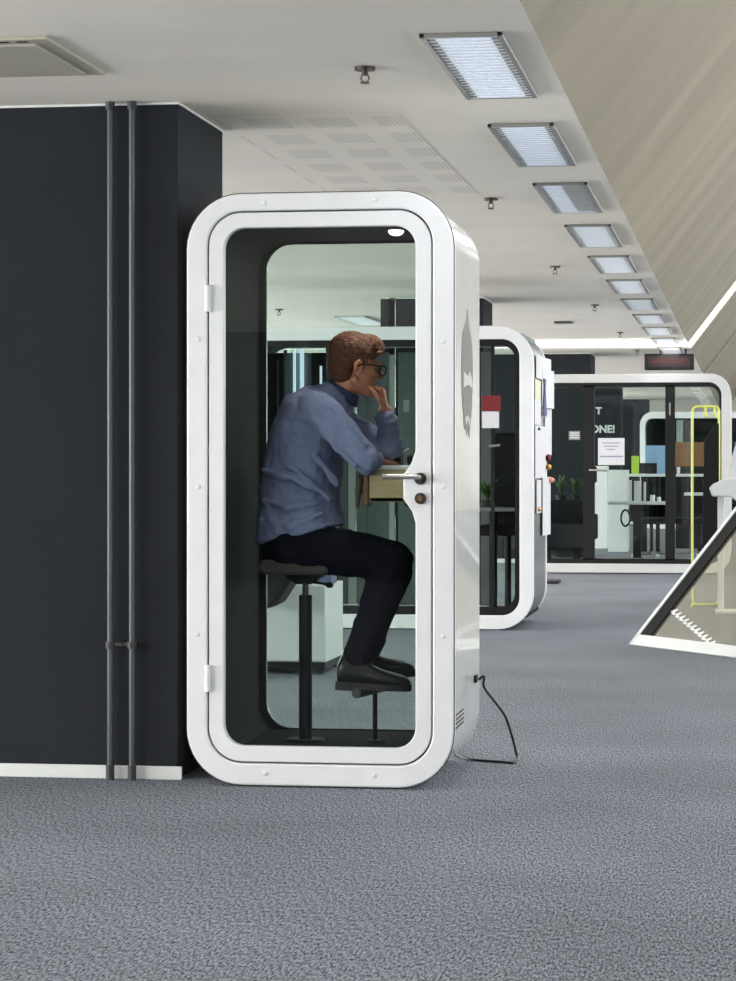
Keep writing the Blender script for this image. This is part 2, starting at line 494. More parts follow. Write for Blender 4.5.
ceiling_light('ceiling light of the left row seen through the near booth glass', -3.75, -3.45, 22.6, 1.3, None)

# sprinklers
def sprinkler(x, y, label, grp='sprinkler heads on the ceiling'):
    t = thing('sprinkler_head', label, 'sprinkler', (x, y, CEIL), grp)
    MB().cyl((0, 0, -.012), (0, 0, 0), .036, 20).obj('escutcheon_plate', 'darksteel', t)
    b = MB().cyl((0, 0, -.03), (0, 0, -.01), .011, 12)
    for s in (-1, 1): b.tube([(s * .009, 0, -.025), (s * .014, 0, -.04), (s * .008, 0, -.052)], .003, 8)
    b.obj('sprinkler_frame', 'darksteel', t)
    MB().cyl((0, 0, -.057), (0, 0, -.051), .016, 16).obj('deflector', 'darksteel', t)
for (x, y), l in zip(((-1.305, 8.516), (-1.304, 12.776), (-1.312, 17.186), (-1.29, 21.33), (-1.299, 25.75), (-1.301, 29.776)),
    ('nearest sprinkler head, above the near booth', 'second sprinkler head, right of the near booth top', 'third sprinkler head along the ceiling',
     'fourth sprinkler head along the ceiling', 'fifth sprinkler head along the ceiling', 'sixth and farthest sprinkler head, above the far booth')):
    sprinkler(x, y, l)
q = ray(279, 309); tt = (CEIL - EYE) / q.z
sprinkler(tt * q.x, tt * q.y, 'sprinkler head seen through the glass of the near booth')

# square vent at the top left
v = thing('ceiling_vent', 'beige square ceiling vent with slots above the charcoal wall', 'vent', (-2.6, 8.12, CEIL))
MB().box((-.38, -.38, -.012), (.385, .36, 0)).obj('vent_plate', 'vent', v, smooth=False, bevel=.003)
MB().box((-.33, -.31, -.020), (.33, .30, -.012)).obj('vent_diffuser', 'vent', v, smooth=False, bevel=.008)
s = MB()
for i in range(10): MB().box((-.31 + i * .065, -.355, -.0135), (-.27 + i * .065, -.335, -.012)).obj('vent_slot', 'rubber', v, smooth=False)
v = thing('ceiling_vent', 'small dark slot vent on the ceiling above the second booth', 'vent', (-1.735, 23.8, CEIL))
MB().box((-.09, -.08, -.02), (.09, .08, 0)).obj('vent_plate', 'grey', v, smooth=False, bevel=.004)
MB().box((-.075, -.082, -.016), (.075, -.079, -.004)).obj('vent_slot', 'rubber', v, smooth=False)
# perforated acoustic boards between column and the light row
pb = MB().box((-2.10, 9.6, CEIL - .0015), (-1.35, 12.6, CEIL - .0005)).obj('ceiling_acoustic_board', 'perf', smooth=False); struct(pb)

# red LED display on two brackets
dp = at(669.3, 361.5, 29.6)
s = thing('display_sign', 'black hanging display sign with dim red lettering', 'sign', (dp.x, 29.6, dp.z))
MB().box((-.29, -.05, -.10), (.29, .05, .09)).obj('sign_case', 'black', s, bevel=.012)
MB().box((-.24, -.053, -.06), (.24, -.05, .055)).obj('screen', mat('display_dark_red', (34, 8, 10), .4), s, smooth=False)
r_ = MB()
for i in range(16):
    x = -.19 + i * .024
    h = (.05, .03, .05, .04)[i % 4]
    r_.box((x, -.056, -.022), (x + .006, -.053, -.022 + h)); r_.box((x, -.056, -.022 + (i % 3) * .018), (x + .019, -.053, -.014 + (i % 3) * .018))
r_.obj('red_lettering', 'led', s, smooth=False)
for x in (-.10, .19):
    MB().tube([(x, 0, .08), (x, 0, CEIL - dp.z)], .012, 10).obj('bracket', 'black', s)

# ------------------------------------------------------------------ BOOTHS
def ringloops(x0, x1, z0, z1, r, notch=None):
    lp = rr(x0, x1, z0, z1, r)
    if notch:
        za, zb, zc_, zd, dx = notch
        lp = [(x - dx * (smooth_step((z - za) / (zb - za)) * (1 - smooth_step((z - zc_) / (zd - zc_))) if x > x1 - 1e-4 else 0), z) for x, z in lp]
    return lp

# ---- booth 1 (single booth with the person)
BX, BY = -1.56, 9.10
B1 = thing('phone_booth', 'white rounded glass phone booth with a man sitting inside', 'phone booth', (BX, BY, 0))
hw = .498; H0, H1 = .006, 2.192
D = .91
outer = rr(-hw, hw, H0, H1, .205)
gap = rr(-.421, .421, .086, 2.128, .128)
open_ = ringloops(-.359, .357, .150, 2.066, .078, (EYE - (517 - 466) / 272, EYE - (500 - 466) / 272, EYE - (474 - 466) / 272, EYE - (456 - 466) / 272, .045))
MB().ring(outer, gap, -.035, .03).obj('front_frame', 'white', B1, bevel=.006)
b = MB().ring(rr(-hw - .003, hw + .003, H0 - .003, H1 + .003, .208), rr(-hw + .01, hw - .01, H0 + .01, H1 - .01, .2), -.030, -.018)
b.obj('edge_trim', 'darksteel', B1)
dl = rr(-.415, .415, .092, 2.122, .123)
door = MB().ring(dl, open_, -.030, .01).obj('door', 'white', B1, bevel=.004)
MB().ring(rr(-.423, .423, .084, 2.130, .13), rr(-.40, .40, .107, 2.107, .11), .012, .028).obj('door_seal', 'rubber', B1)
pl = [(x * 1.02, z) for x, z in rr(-.365, .365, .142, 2.074, .08)]
MB().plate(pl, -.012, -.004).obj('door_glass', 'glass', door)
# handle
hx, hz = at(420.4, 478.7, 9.06).x - BX, at(420, 478.7, 9.06).z
h = MB().cyl((hx, -.046, hz), (hx, -.030, hz), .022, 24).cyl((hx, -.075, hz), (hx, -.045, hz), .011, 16)
h.obj('handle_rosette', 'darksteel', door)
MB().tube([(hx, -.060, hz + .002), (hx, -.078, hz + .006), (hx - .02, -.086, hz + .007), (hx - .133, -.086, hz + .007)], .009, 14).obj('handle_lever', 'steel', door)
lz = at(420, 498.5, 9.06).z
MB().cyl((hx, -.044, lz), (hx, -.030, lz), .021, 24).obj('lock_rosette', 'darksteel', door)
MB().cyl((hx, -.050, lz), (hx, -.043, lz), .011, 16).box((hx - .003, -.056, lz - .009), (hx + .003, -.049, lz + .009)).obj('lock_cylinder', 'woodedge', door)
for y in (298.5, 678.5):
    z = at(207, y, 9.06).z; x = at(208, y, 9.06).x - BX
    MB().box((x - .012, -.045, z - .050), (x + .010, -.032, z + .050)).cyl((x, -.046, z - .048), (x, -.046, z + .048), .008, 12).obj('hinge', 'white', door, bevel=.002)
for (x, y) in ((264, 203), (375, 199), (198, 339), (198, 487), (197, 634.6), (443, 341), (443, 487), (443, 636.7), (265, 773.6), (374, 776)):
    p = at(x, y, 9.06)
    MB().ell((p.x - BX, -.035, p.z), (.010, .005, .010), nu=16, nv=8).obj('screw_cap', 'white2', B1)
# shell: outer skin and inner liner
so = rr(-hw + .004, hw - .004, H0 + .006, H1 - .004, .20); si = rr(-hw + .03, hw - .03, H0 + .04, H1 - .03, .18)
MB().ring(so, si, .028, D - .02).obj('shell', 'gloss', B1, angle=50)
ro = rr(-hw, hw, H0, H1, .205); ri = rr(-.376, .376, .118, 2.088, .11)
ro = rr(-hw + .006, hw - .006, H0, H1 - .006, .20)
MB().ring(ro, ri, D - .06, D).obj('rear_frame', 'gloss', B1, bevel=.004)
li_o = rr(-.47, .47, .05, 2.165, .16); li_i = rr(-.395, .395, .10, 2.09, .12)
MB().ring(li_o, li_i, .04, D - .065).obj('inner_lining', 'felt', B1)
MB().ring(rr(-.40, .40, .10, 2.10, .13), rr(-.368, .368, .126, 2.080, .105), D - .075, D - .058).obj('rear_seal', 'felt', B1)
MB().plate(rr(-.385, .385, .11, 2.095, .1), D - .045, D - .037).obj('rear_glass', 'glass_back', B1)
MB().box((-.39, .03, .100), (.39, D - .07, .122)).obj('booth_floor', 'floor_felt', B1, smooth=False)
lp = at(396, 232.3, 9.52)
MB().ell((lp.x - BX, .42, 2.088), (.030, .045, .018)).obj('spot_lamp', 'spot', B1)
# feet under the booth
for x in (-.3, .3):
    for y in (.12, D - .14):
        MB().cyl((x, y, 0), (x, y, .02), .025, 16).obj('foot', 'rubber', B1)
# cable outlet and vent slots on the right side, decal
sx = hw - .004
def side_px(px):      # depth along the right side for a picture column
    return 9.10 * (748 - 455.8) / (748 - px) - BY
v = MB()
for i in range(4):
    z = .262 - i * .016
    v.box((sx - .002, .05, z), (sx + .002, .32, z + .005))
v.obj('side_vent_slots', 'rubber', B1, smooth=False)
MB().box((sx, side_px(476.2), .332), (sx + .012, side_px(478), .362)).obj('cable_socket', 'blackplastic', B1, bevel=.003)
# grey emblem on the side: a leaf-bodied figure with a pointed top and ragged foot
out = [(309, 0), (318, -.03), (330, -.13), (333, -.16), (345, -.19), (365, -.21), (392, -.20), (408, -.16), (416, -.13), (425, -.13), (430, -.09), (424, -.06), (436, -.02), (428, .02), (438, .06), (426, .09), (415, .13), (398, .16), (380, .19), (350, .17), (335, .12), (325, .05)]
yc = (side_px(463) + side_px(476)) / 2
def emb(pts, x, th, m_, nm):
    b = MB().poly([(x, yc + dy, EYE + (466 - py) / F * (9.1 + yc)) for py, dy in pts], th, 'x')
    return b.obj(nm, m_, B1, smooth=False)
emb(out, sx, .0015, 'decal', 'emblem')
emb([(372, -.14), (376, .0), (370, .07), (378, .15), (387, .16), (384, .02), (388, -.14)], sx + .0015, .0012, 'decal2', 'emblem_highlight')
emb([(418, -.09), (425, -.06), (419, .0), (427, .05), (420, .07), (415, .0)], sx + .0015, .0012, 'decal2', 'emblem_highlight')
# table in the booth
tb0 = at(371, 466, 9.42).x - BX
ty0, ty1 = .28, .80
tz = EYE + .002
tab = MB().box((tb0, ty0, tz - .016), (.395, ty1, tz)).obj('table_top', 'white2', B1, bevel=.003)
MB().box((tb0 - .002, ty0, tz - .138), (.395, ty0 + .02, tz - .016)).box((tb0, ty1 - .02, tz - .138), (.395, ty1, tz - .016)).box((tb0, ty0, tz - .138), (.395, ty1, tz - .12)).obj('table_box', 'wood', B1, bevel=.003)
MB().box((tb0 - .026, ty0 - .006, tz - .155), (tb0, ty0 + .09, tz - .018)).obj('table_end_trim', 'woodedge', B1, bevel=.008)
MB().poly([(.24, ty0 + .2, tz - .15), (.39, ty0 + .2, tz - .15), (.39, ty0 + .2, tz - .23), (.33, ty0 + .2, tz - .20)], .06).obj('table_bracket', 'black', B1, bevel=.004)
MB().box((tb0 - .12, D - .075, EYE - .115), (tb0 - .085, D - .055, EYE - .035)).obj('switch_box', 'black', B1, bevel=.004)
# foot rest
fx = at(375, 700, 9.55).x - BX
MB().cyl((fx, .45, .122), (fx, .45, .315), .0095, 14).cyl((fx, .45, .12), (fx, .45, .128), .03, 20).obj('footrest_post', 'black', B1)
fzz = .322
MB().cyl((fx - .045, .27, fzz), (fx + .03, .63, fzz), .019, 16).obj('footrest_bar', 'blackplastic', B1)

# stool inside
sxp = at(305.5, 650, 9.52)
ST_ = thing('bar_stool', 'tall black stool with grey seat under the sitting man', 'stool', (sxp.x, 9.52, .122))
MB().cyl((0, 0, 0), (0, 0, .565), .0255, 28).obj('stool_column', 'black', ST_, bevel=.002)
MB().cyl((0, 0, 0), (0, 0, .010), .075, 32).obj('stool_base', 'black', ST_, bevel=.003)
MB().cyl((0, 0, .56), (0, 0, .64), .012, 16).obj('gas_lift', 'darksteel', ST_)
b = MB().loft([[(s1 * w, s2 * .06, z) for s1, s2 in ((-1, -1), (1, -1), (1, 1), (-1, 1))] for w, z in ((.028, .608), (.075, .642), (.078, .65))])
b.obj('seat_plate', 'black', ST_, bevel=.004)
b = MB().plate(rr(-.155, .115, .648, .705, .025, n=5, m=2), -.16, .16)
b.obj('seat', mat('grey_brown_seat', (66, 62, 58), .8), ST_, bevel=.012)
MB().tube([(.02, -.03, .62), (.07, -.05, .612), (.098, -.055, .607)], .005, 10).ell((.103, -.055, .606), (.016, .016, .012)).obj('height_lever', 'blackplastic', ST_)

# power cable on the floor
cb = [at(477, 679.5, BY + side_px(477)) + Vector((.008, 0, 0))]
def onf(x, y, z=.006):
    d = ray(x, y); t = (z - EYE) / d.z
    return d * t + Vector((0, 0, EYE))
P0 = cb[0]
Q = onf(517, 757)
pts = [P0, P0 + Vector((.02, .0, .012))]
for px_, py_, w in ((484, 687, .12), (495, 702, .30), (505, 716, .5), (511, 733, .7), (515, 748, .88)):
    yv = P0.y + (Q.y - P0.y) * w
    pts.append(at(px_, py_, yv))
pts += [onf(517, 758), onf(513.5, 762.5), onf(503, 762), onf(482, 760.5), onf(466, 758.5), onf(456, 753.5), onf(452, 751)]
def spline(P, k=6):
    out_ = []
    for i in range(len(P) - 1):
        a = P[max(0, i - 1)]; b_ = P[i]; c_ = P[i + 1]; d = P[min(len(P) - 1, i + 2)]
        for q in range(k):
            t = q / k
            out_.append(.5 * ((2 * b_) + (c_ - a) * t + (2 * a - 5 * b_ + 4 * c_ - d) * t * t + (3 * b_ - a - 3 * c_ + d) * t ** 3))
    return out_ + [P[-1]]
o = MB((pts[-1].x, pts[-1].y, 0)).tube(spline(pts), .005, 10).obj('power_cable', 'blackplastic')
tag(o, 'thin black power cable looping from the near booth to the carpet', 'cable')

# headphones on the table
hp = at(402, 462, 9.62)
T = thing('headphones', 'black and silver headphones lying on the booth table', 'headphones', (hp.x, 9.62, tz))
MB().ell((-.022, 0, .018), (.018, .026, .018)).obj('ear_cup', 'blackplastic', T)
MB().ell((.032, 0, .022), (.014, .026, .02)).obj('ear_cup', 'blackplastic', T)
MB().tube([(.012, 0, .004), (-.002, 0, .03), (.006, 0, .055), (.026, 0, .066)], .0035, 10).tube([(.012, 0, .004), (.032, 0, .03)], .004, 8).obj('headband', 'steel', T)
# hanging strap at the table end
stp = at(359, 475, 9.38)
T = MB((stp.x, 9.38, stp.z - .1))
T.tube([(stp.x + .012, 9.38, tz + .004), (stp.x + .004, 9.375, tz - .03), (stp.x - .002, 9.375, tz - .10), (stp.x - .006, 9.375, tz - .165)], [.012, .014, .012, .006], 10, squash=(1, .6))
T.tube([(stp.x + .016, 9.385, tz), (stp.x + .012, 9.38, tz - .06), (stp.x + .006, 9.38, tz - .11)], [.012, .012, .008], 10, squash=(1, .6))
tag(T.obj('leather_strap', 'strap'), 'dark brown strap hanging from the end of the booth table', 'strap')

# ---- booth 2 (wide dark one)
X2 = -1.526; Y2 = 17.98; W2 = 2.25; D2 = 1.2
B2 = thing('meeting_booth', 'wide booth with white front ring and dark side, behind the near booth', 'meeting booth', (X2 - W2 / 2, Y2, 0))
w = W2 / 2
MB().ring(rr(-w, w, .006, 2.196, .26), rr(-w + .10, w - .10, .108, 2.10, .13), -.03, .04).obj('front_frame', 'white', B2, bevel=.006)
MB().ring(rr(-w + .008, w - .008, .012, 2.19, .255), rr(-w + .04, w - .04, .05, 2.15, .22), .04, D2 - .03).obj('shell', 'dkshell', B2, angle=50)
MB().ring(rr(-w, w, .006, 2.196, .26), rr(-w + .10, w - .10, .108, 2.10, .13), D2 - .05, D2).obj('rear_frame', 'white', B2, bevel=.005)
MB().box((-w + .06, .04, .085), (w - .06, D2 - .05, .105)).obj('booth_floor', 'floor_felt', B2, smooth=False)
MB().box((-w + .08, .05, 2.10), (w - .08, D2 - .06, 2.14)).obj('booth_ceiling', 'felt2', B2, smooth=False)
MB().ring(rr(-w + .10, w - .10, .108, 2.10, .13), rr(-w + .135, w - .135, .165, 2.055, .10), -.01, .03).obj('window_surround', 'black', B2)
MB().plate(rr(-w + .11, w - .11, .12, 2.09, .12), .0, .008).obj('front_glass', 'glass', B2)
MB().plate(rr(-w + .11, w - .11, .12, 2.09, .12), D2 - .03, D2 - .022).obj('rear_glass', 'glass_back', B2)
for xx in (492.6,):
    x = at(xx, 500, Y2).x - (X2 - w)
    MB().box((x - .012, -.012, .12), (x + .012, .03, 2.08)).obj('door_post', 'black', B2, smooth=False, bevel=.002)
x = at(328.5, 500, Y2).x - (X2 - w)
MB().box((x - .018, -.012, .12), (x + .018, .03, 2.08)).obj('door_post', 'black', B2, smooth=False, bevel=.002)
x = at(487, 500, Y2 + 1.1).x - (X2 - w)
MB().box((x - .05, D2 - .09, .12), (x + .035, D2 - .06, 2.06)).obj('grey_door_stile', 'grey', B2, smooth=False)
# interior wall panels: grey felt on the left end, and tall seams
for (a, c_, m_) in ((262, 283, 'felt'), (283.5, 309, 'felt2'), (309.5, 336, 'felt'), (336.5, 347, 'grey'), (355, 366, 'felt2'), (366, 388, 'felt2'), (397, 425, 'felt2'), (427, 452, 'felt2')):
    xa, xb = at(a, 500, Y2 + 1).x - (X2 - w), at(c_, 500, Y2 + 1).x - (X2 - w)
    MB().box((xa, D2 - .14, .12), (xb, D2 - .10, 2.06)).obj('felt_panel', m_, B2, smooth=False, bevel=.01)
for a, c_, m_ in ((388.5, 393.5, 'white2'), (347.5, 354.5, 'white2')):
    xa, xb = at(a, 500, Y2 + 1).x - (X2 - w), at(c_, 500, Y2 + 1).x - (X2 - w)
    MB().box((xa, D2 - .16, .12), (xb, D2 - .14, 2.04)).obj('light_upright', m_, B2, smooth=False)
for px_, wd_, ya, yb in ((278, 1.2, 360, 418), (285.5, 3, 350, 412), (294.5, 2.2, 349, 420), (302, 3.6, 349, 420), (321, 1.8, 366, 420)):
    a, c_ = at(px_ - wd_ / 2, yb, Y2 + 1.05), at(px_ + wd_ / 2, ya, Y2 + 1.05)
    MB().box((a.x - (X2 - w), D2 - .165, a.z), (c_.x - (X2 - w), D2 - .14, c_.z)).obj('daylight_slit', 'sky' if wd_ not in (1.2, 3) else 'felt2', B2, smooth=False)
a, c_ = at(403, 412, Y2 + 1.03), at(409, 400, Y2 + 1.03)
MB().box((a.x - (X2 - w), D2 - .15, a.z), (c_.x - (X2 - w), D2 - .135, c_.z)).obj('wall_sticker', 'paper', B2, smooth=False)
# door handle of booth 2
hh = at(494, 446, Y2)
MB().tube([(hh.x - B2.location.x - .03, -.07, hh.z - .005), (hh.x - B2.location.x + .05, -.07, hh.z + .005)], .010, 12).cyl((hh.x - B2.location.x - .02, -.07, hh.z), (hh.x - B2.location.x - .02, 0, hh.z), .012, 12).obj('door_handle', 'steel', B2)
for x in (-w + .35, w - .4):
    for y in (.2, D2 - .2): MB().cyl((x, y, 0), (x, y, .02), .03, 14).obj('foot', 'rubber', B2)
# notices on its door
def sheet(px0, py0, px1, py1, Y, th, m_, name, label, cat, grp=None):
    a = at(px0, py1, Y); c_ = at(px1, py0, Y)
    o = MB((a.x, Y, a.z)).box((a.x, Y, a.z), (c_.x, Y + th, c_.z)).obj(name, m_, smooth=False)
    return tag(o, label, cat, grp)
sheet(482, 395.5, 500.5, 411, Y2 - .018, .004, 'red', 'notice_card', 'dark red card on the glass of the second booth', 'notice')
sheet(482, 411.5, 499, 428, Y2 - .018, .004, 'paper', 'notice_card', 'pale grey sheet on the second booth, below the red card', 'notice')
# inside booth 2: low table with plant, dark chair
tbx = at(500, 507, Y2 + .5)
T = thing('side_table', 'pale narrow table inside the second booth', 'table', (tbx.x, Y2 + .5, .105))
zt = at(500, 507, Y2 + .5).z - .105
MB().box((-.28, -.2, zt - .03), (.18, .2, zt)).obj('table_top', 'grey', T, bevel=.004)
MB().cyl((-.05, 0, 0), (-.05, 0, zt - .03), .03, 16).obj('table_leg', 'black', T)
MB().cyl((-.05, 0, 0), (-.05, 0, .015), .14, 24).obj('table_base', 'black', T)

def plant(base, n, hgt, spread, label, seed, grp=None, pot=(.09, .12)):
    rnd = random.Random(seed)
    T = thing('potted_plant', label, 'plant', base, grp)
    pr_, ph = pot
    MB().loft([[(r * math.cos(2 * PI * i / 20), r * math.sin(2 * PI * i / 20), z) for i in range(20)] for r, z in ((pr_ * .75, 0), (pr_, ph), (pr_ * .9, ph), (pr_ * .85, ph * .85))]).obj('pot', 'pot', T)
    b = MB()
    for k in range(n):
        a = rnd.uniform(0, 2 * PI); h = hgt * rnd.uniform(.6, 1); s_ = spread * rnd.uniform(.3, 1)
        wd = .012 + .008 * rnd.random()
        prev = None; L = []; R = []
        for i in range(7):
            t = i / 6
            c_ = Vector((math.cos(a) * s_ * t * t, math.sin(a) * s_ * t * t, ph * .85 + h * t * (1 - .15 * t)))
            side = Vector((-math.sin(a), math.cos(a), 0)) * wd * math.sin(PI * min(1, .15 + t * .85))
            L.append(b.bm.verts.new(c_ + side)); R.append(b.bm.verts.new(c_ - side))
        for i in range(6): b.bm.faces.new((L[i], L[i + 1], R[i + 1], R[i]))
    o = b.obj('leaves', 'leaf', T)
    m_ = o.modifiers.new('thick', 'SOLIDIFY'); m_.thickness = .002
    return T
plant((tbx.x - .09, Y2 + .5, zt + .105), 16, .2, .16, 'leafy plant on the table inside the second booth', 3, pot=(.05, .05))
# dark chair back behind that glass
cb_ = at(508, 470, Y2 + .8)
T = thing('black_chair', 'black high-backed chair inside the second booth', 'chair', (cb_.x, Y2 + .8, .105))
MB().plate(rr(-.12, .10, .62, 1.33, .06, n=6, m=2), -.03, .03).obj('backrest', 'coat', T, bevel=.02)
MB().plate(rr(-.2, .2, .56, .64, .03, n=5, m=2), -.25, .2).obj('seat', 'coat', T, bevel=.02)
MB().cyl((0, 0, 0), (0, 0, .56), .025, 14).cyl((0, 0, 0), (0, 0, .02), .15, 24).obj('chair_post', 'black', T)
# things hung on the right side of booth 2
def side2(px):
    return 17.98 * (748 - 534) / (748 - px)
X2s = X2 - .006
def hung(px0, px1, py0, py1, m_, name, label, cat, dx=.004, shape=None, bulge=0.0):
    ya, yb = side2(px0), side2(px1); ym = (ya + yb) / 2
    za, zb = at(540, py1, ym).z, at(540, py0, ym).z
    b = MB((X2s, ym, (za + zb) / 2))
    n = 6
    ra = []
    for i in range(n + 1):
        t = i / n; y = ya + (yb - ya) * t; off = dx + bulge * t * t
        ra.append([(X2s + off, y, za), (X2s + off + .003, y, za), (X2s + off + .003, y, zb), (X2s + off, y, zb)])
    b.loft(ra)
    return tag(b.obj(name, m_, smooth=False), label, cat)
hung(536.5, 547.5, 357, 380, 'alu', 'foil_sheet', 'silvery crumpled sheet at the top of the second booth side', 'sheet', .004, bulge=.03)
hung(541.5, 547.5, 370, 408, 'paper', 'paper_sheet', 'white paper curling outward near the top of the booth side', 'paper sheet', .012, bulge=.045)
hung(535.5, 541, 380, 400, mat('cream_card', (214, 210, 180), .8), 'paper_sheet', 'small cream card on the second booth side', 'paper sheet', .004)
hung(535, 541, 400, 425, 'paper', 'paper_sheet', 'white note under the cream card on the booth side', 'paper sheet', .005)
hung(535.5, 545, 426, 478, 'paper', 'paper_sheet', 'long white paper in the middle of the booth side', 'paper sheet', .005, bulge=.006)
hung(545.2, 548, 409, 455, 'paper', 'paper_sheet', 'narrow white strip hanging on the rear edge of booth side', 'paper sheet', .005, bulge=.03)
hung(537, 541.5, 480, 513, 'paper', 'paper_sheet', 'white note low on the front of the booth side', 'paper sheet', .005)
o = hung(541.8, 547, 477, 535, 'paper', 'paper_sheet', 'long white paper hanging lowest on the booth side', 'paper sheet', .014, bulge=.02)
def blob(px, py, r, m_, name, label, cat, dx=.02):
    Y = min(19.1, side2(px - 1)); p = at(px, py, Y)
    return tag(MB(p).ell((X2s + r[0] + .004, Y, p.z), r, nu=16, nv=10).obj(name, m_), label, cat)
blob(548.5, 458, (.020, .05, .03), 'red', 'red_rosette', 'red ornament hanging at the rear edge of the booth side', 'ornament')
blob(548.3, 467, (.022, .05, .022), 'gold', 'golden_ornament', 'golden ball hanging below the red ornament', 'ornament')
blob(550.5, 480, (.034, .05, .022), 'pink', 'pink_ornament', 'pink ornament under the golden ball', 'ornament')
blob(539.5, 509, (.014, .06, .018), 'gold', 'golden_ornament', 'small golden ornament at the bottom of a booth note', 'ornament')
blob(539.5, 429, (.010, .05, .012), 'black', 'round_magnet', 'black round magnet on the booth side', 'magnet')
Yp = side2(543)
b = MB((X2s, Yp, EYE)).loft([[(X2s + .02, Yp - w_, z), (X2s + .026, Yp - w_, z), (X2s + .026, Yp + w_, z), (X2s + .02, Yp + w_, z)] for w_, z in ((.17, at(543, 416, Yp).z), (.12, at(543, 405, Yp).z), (.05, at(543, 388, Yp).z), (.10, at(543, 379, Yp).z))])
tag(b.obj('ribbon', 'purple'), 'violet ribbon on the second booth side', 'ribbon')

# white pedestal seen through the near booth
pd = thing('low_cabinet', 'low white cabinet on a black base seen through the near booth', 'cabinet', (-2.62, 14.0, 0))
zt = at(280, 585, 14.0).z; xa, xb = at(240, 600, 14.0).x + 2.62, at(326, 600, 14.0).x + 2.62
MB().box((xa, 0, .07), (xb, .6, zt)).obj('cabinet_body', 'white2', pd, bevel=.004)
MB().box((xa + .01, .02, .025), (xb - .01, .58, .07)).obj('plinth', 'black', pd, smooth=False)
MB().box((xa + .005, -.012, .078), (xb - .005, 0, zt - .006)).obj('cabinet_door', 'white2', pd, bevel=.002)
for x in (xa + .05, xb - .04):
    for y in (.06, .54): MB().cyl((x - .012, y, .02), (x + .012, y, .02), .02, 14).obj('caster', 'blackplastic', pd)
# black sloped bag lying on it
zb = zt
a = [(240, 561), (303, 561), (300, 566), (285, 590), (276, 604), (266, 609), (240, 609)]
bb = MB((-2.7, 13.7, .5)).poly([at(x, y, 13.62) for x, y in a], .30).obj('black_jacket', 'coat', bevel=.02)
bb2 = MB((-2.7, 13.7, 0)).cyl((at(256, 600, 13.77).x, 13.77, 0), (at(256, 600, 13.77).x, 13.77, .55), .02, 12)
T = thing('swivel_chair', 'black swivel chair behind the near booth, beside the low white cabinet', 'chair', (-2.7, 13.77, 0))
bb.location = (0, -.07, .5); bb.parent = T; bb.name = 'backrest'
o = bb2.obj('chair_post', 'black'); o.parent = T; o.location = (0, -.07, 0)
b = MB(); cx = at(256, 600, 13.77).x + 2.7
for k in range(5):
    a_ = 2 * PI * k / 5
    b.tube([(cx, 0, .06), (cx + .22 * math.cos(a_), .22 * math.sin(a_), .035)], [.02, .012], 10)
b.obj('star_base', 'black', T)
bf = sheet(314, 563, 331, 583, 14.15, .2, mat('grey_blue_folder', (90, 100, 130), .6), 'box_file', 'grey blue box file on the low white cabinet', 'box file')
bf.location.z += zt - (at(314, 583, 14.15).z)

# ---- booth 3 (far wide booth with door)
X3 = -0.186; Y3 = 27.6; W3 = 2.25; D3 = 1.7
w = W3 / 2
B3 = thing('meeting_booth', 'far wide white booth with black framed glass door and sofa', 'meeting booth', (X3 - w, Y3, 0))
OX = X3 - w
def lx(px, Y=Y3): return at(px, 466, Y).x - OX
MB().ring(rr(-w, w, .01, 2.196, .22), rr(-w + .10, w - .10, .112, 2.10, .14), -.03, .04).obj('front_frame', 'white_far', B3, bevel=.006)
MB().ring(rr(-w + .008, w - .008, .016, 2.19, .215), rr(-w + .04, w - .04, .05, 2.15, .19), .04, D3 - .03).obj('shell', 'white2', B3, angle=50)
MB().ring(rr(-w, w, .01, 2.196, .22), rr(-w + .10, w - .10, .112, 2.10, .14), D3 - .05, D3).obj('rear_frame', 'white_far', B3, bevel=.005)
MB().ring(rr(-w + .10, w - .10, .112, 2.10, .14), rr(-w + .14, w - .125, .165, 2.055, .12), -.02, .03).obj('window_surround', 'black', B3)
for a, c_ in ((583, 594.5), (665.3, 675)):
    MB().box((lx(a), -.02, .15), (lx(c_), .03, 2.07)).obj('door_post', 'black', B3, smooth=False)
MB().box((-w + .12, 0, .13), (lx(583), .008, 2.08)).obj('side_glass', 'glass', B3, smooth=False)
dr3 = MB().box((lx(594.5), 0, .13), (lx(665.3), .008, 2.08)).obj('door_glass', 'glass', B3, smooth=False)
MB().box((lx(675), 0, .13), (w - .11, .008, 2.08)).obj('side_glass', 'glass', B3, smooth=False)
MB().plate(rr(-w + .11, w - .11, .13, 2.09, .13), D3 - .03, D3 - .022).obj('rear_glass', 'glass', B3)
MB().box((-w + .06, .04, .085), (w - .06, D3 - .05, .105)).obj('booth_floor', 'floor_felt', B3, smooth=False)
MB().box((-w + .12, .06, .105), (-w + .16, D3 - .06, 2.07)).obj('felt_wall', 'felt', B3, smooth=False)
hz = at(600, 470.5, Y3).z
MB().tube([(lx(590), -.02, hz + .005), (lx(590), -.07, hz + .005), (lx(594), -.08, hz + .005), (lx(608), -.08, hz)], .011, 12).obj('door_handle', 'steel', B3)
MB().plate([(lx(593) + (.0 if z in (0, 1) else 0), 0) for z in ()] or rr(lx(590), lx(597), hz - .14, hz + .05, .03, n=5, m=2), -.03, .0).obj('lock_plate', 'black', B3, bevel=.004)
MB().plate(rr(lx(593), lx(598), .38, .66, .025, n=5, m=2), -.03, .0).obj('door_closer', 'black', B3, bevel=.004)
MB().cyl((lx(670), -.03, at(670, 409, Y3).z - .07), (lx(670), -.03, at(670, 409, Y3).z + .07), .010, 10).obj('door_hinge', 'grey', B3)
for x in (-w + .35, w - .4):
    for y in (.2, D3 - .2): MB().cyl((x, y, 0), (x, y, .02), .03, 14).obj('foot', 'rubber', B3)
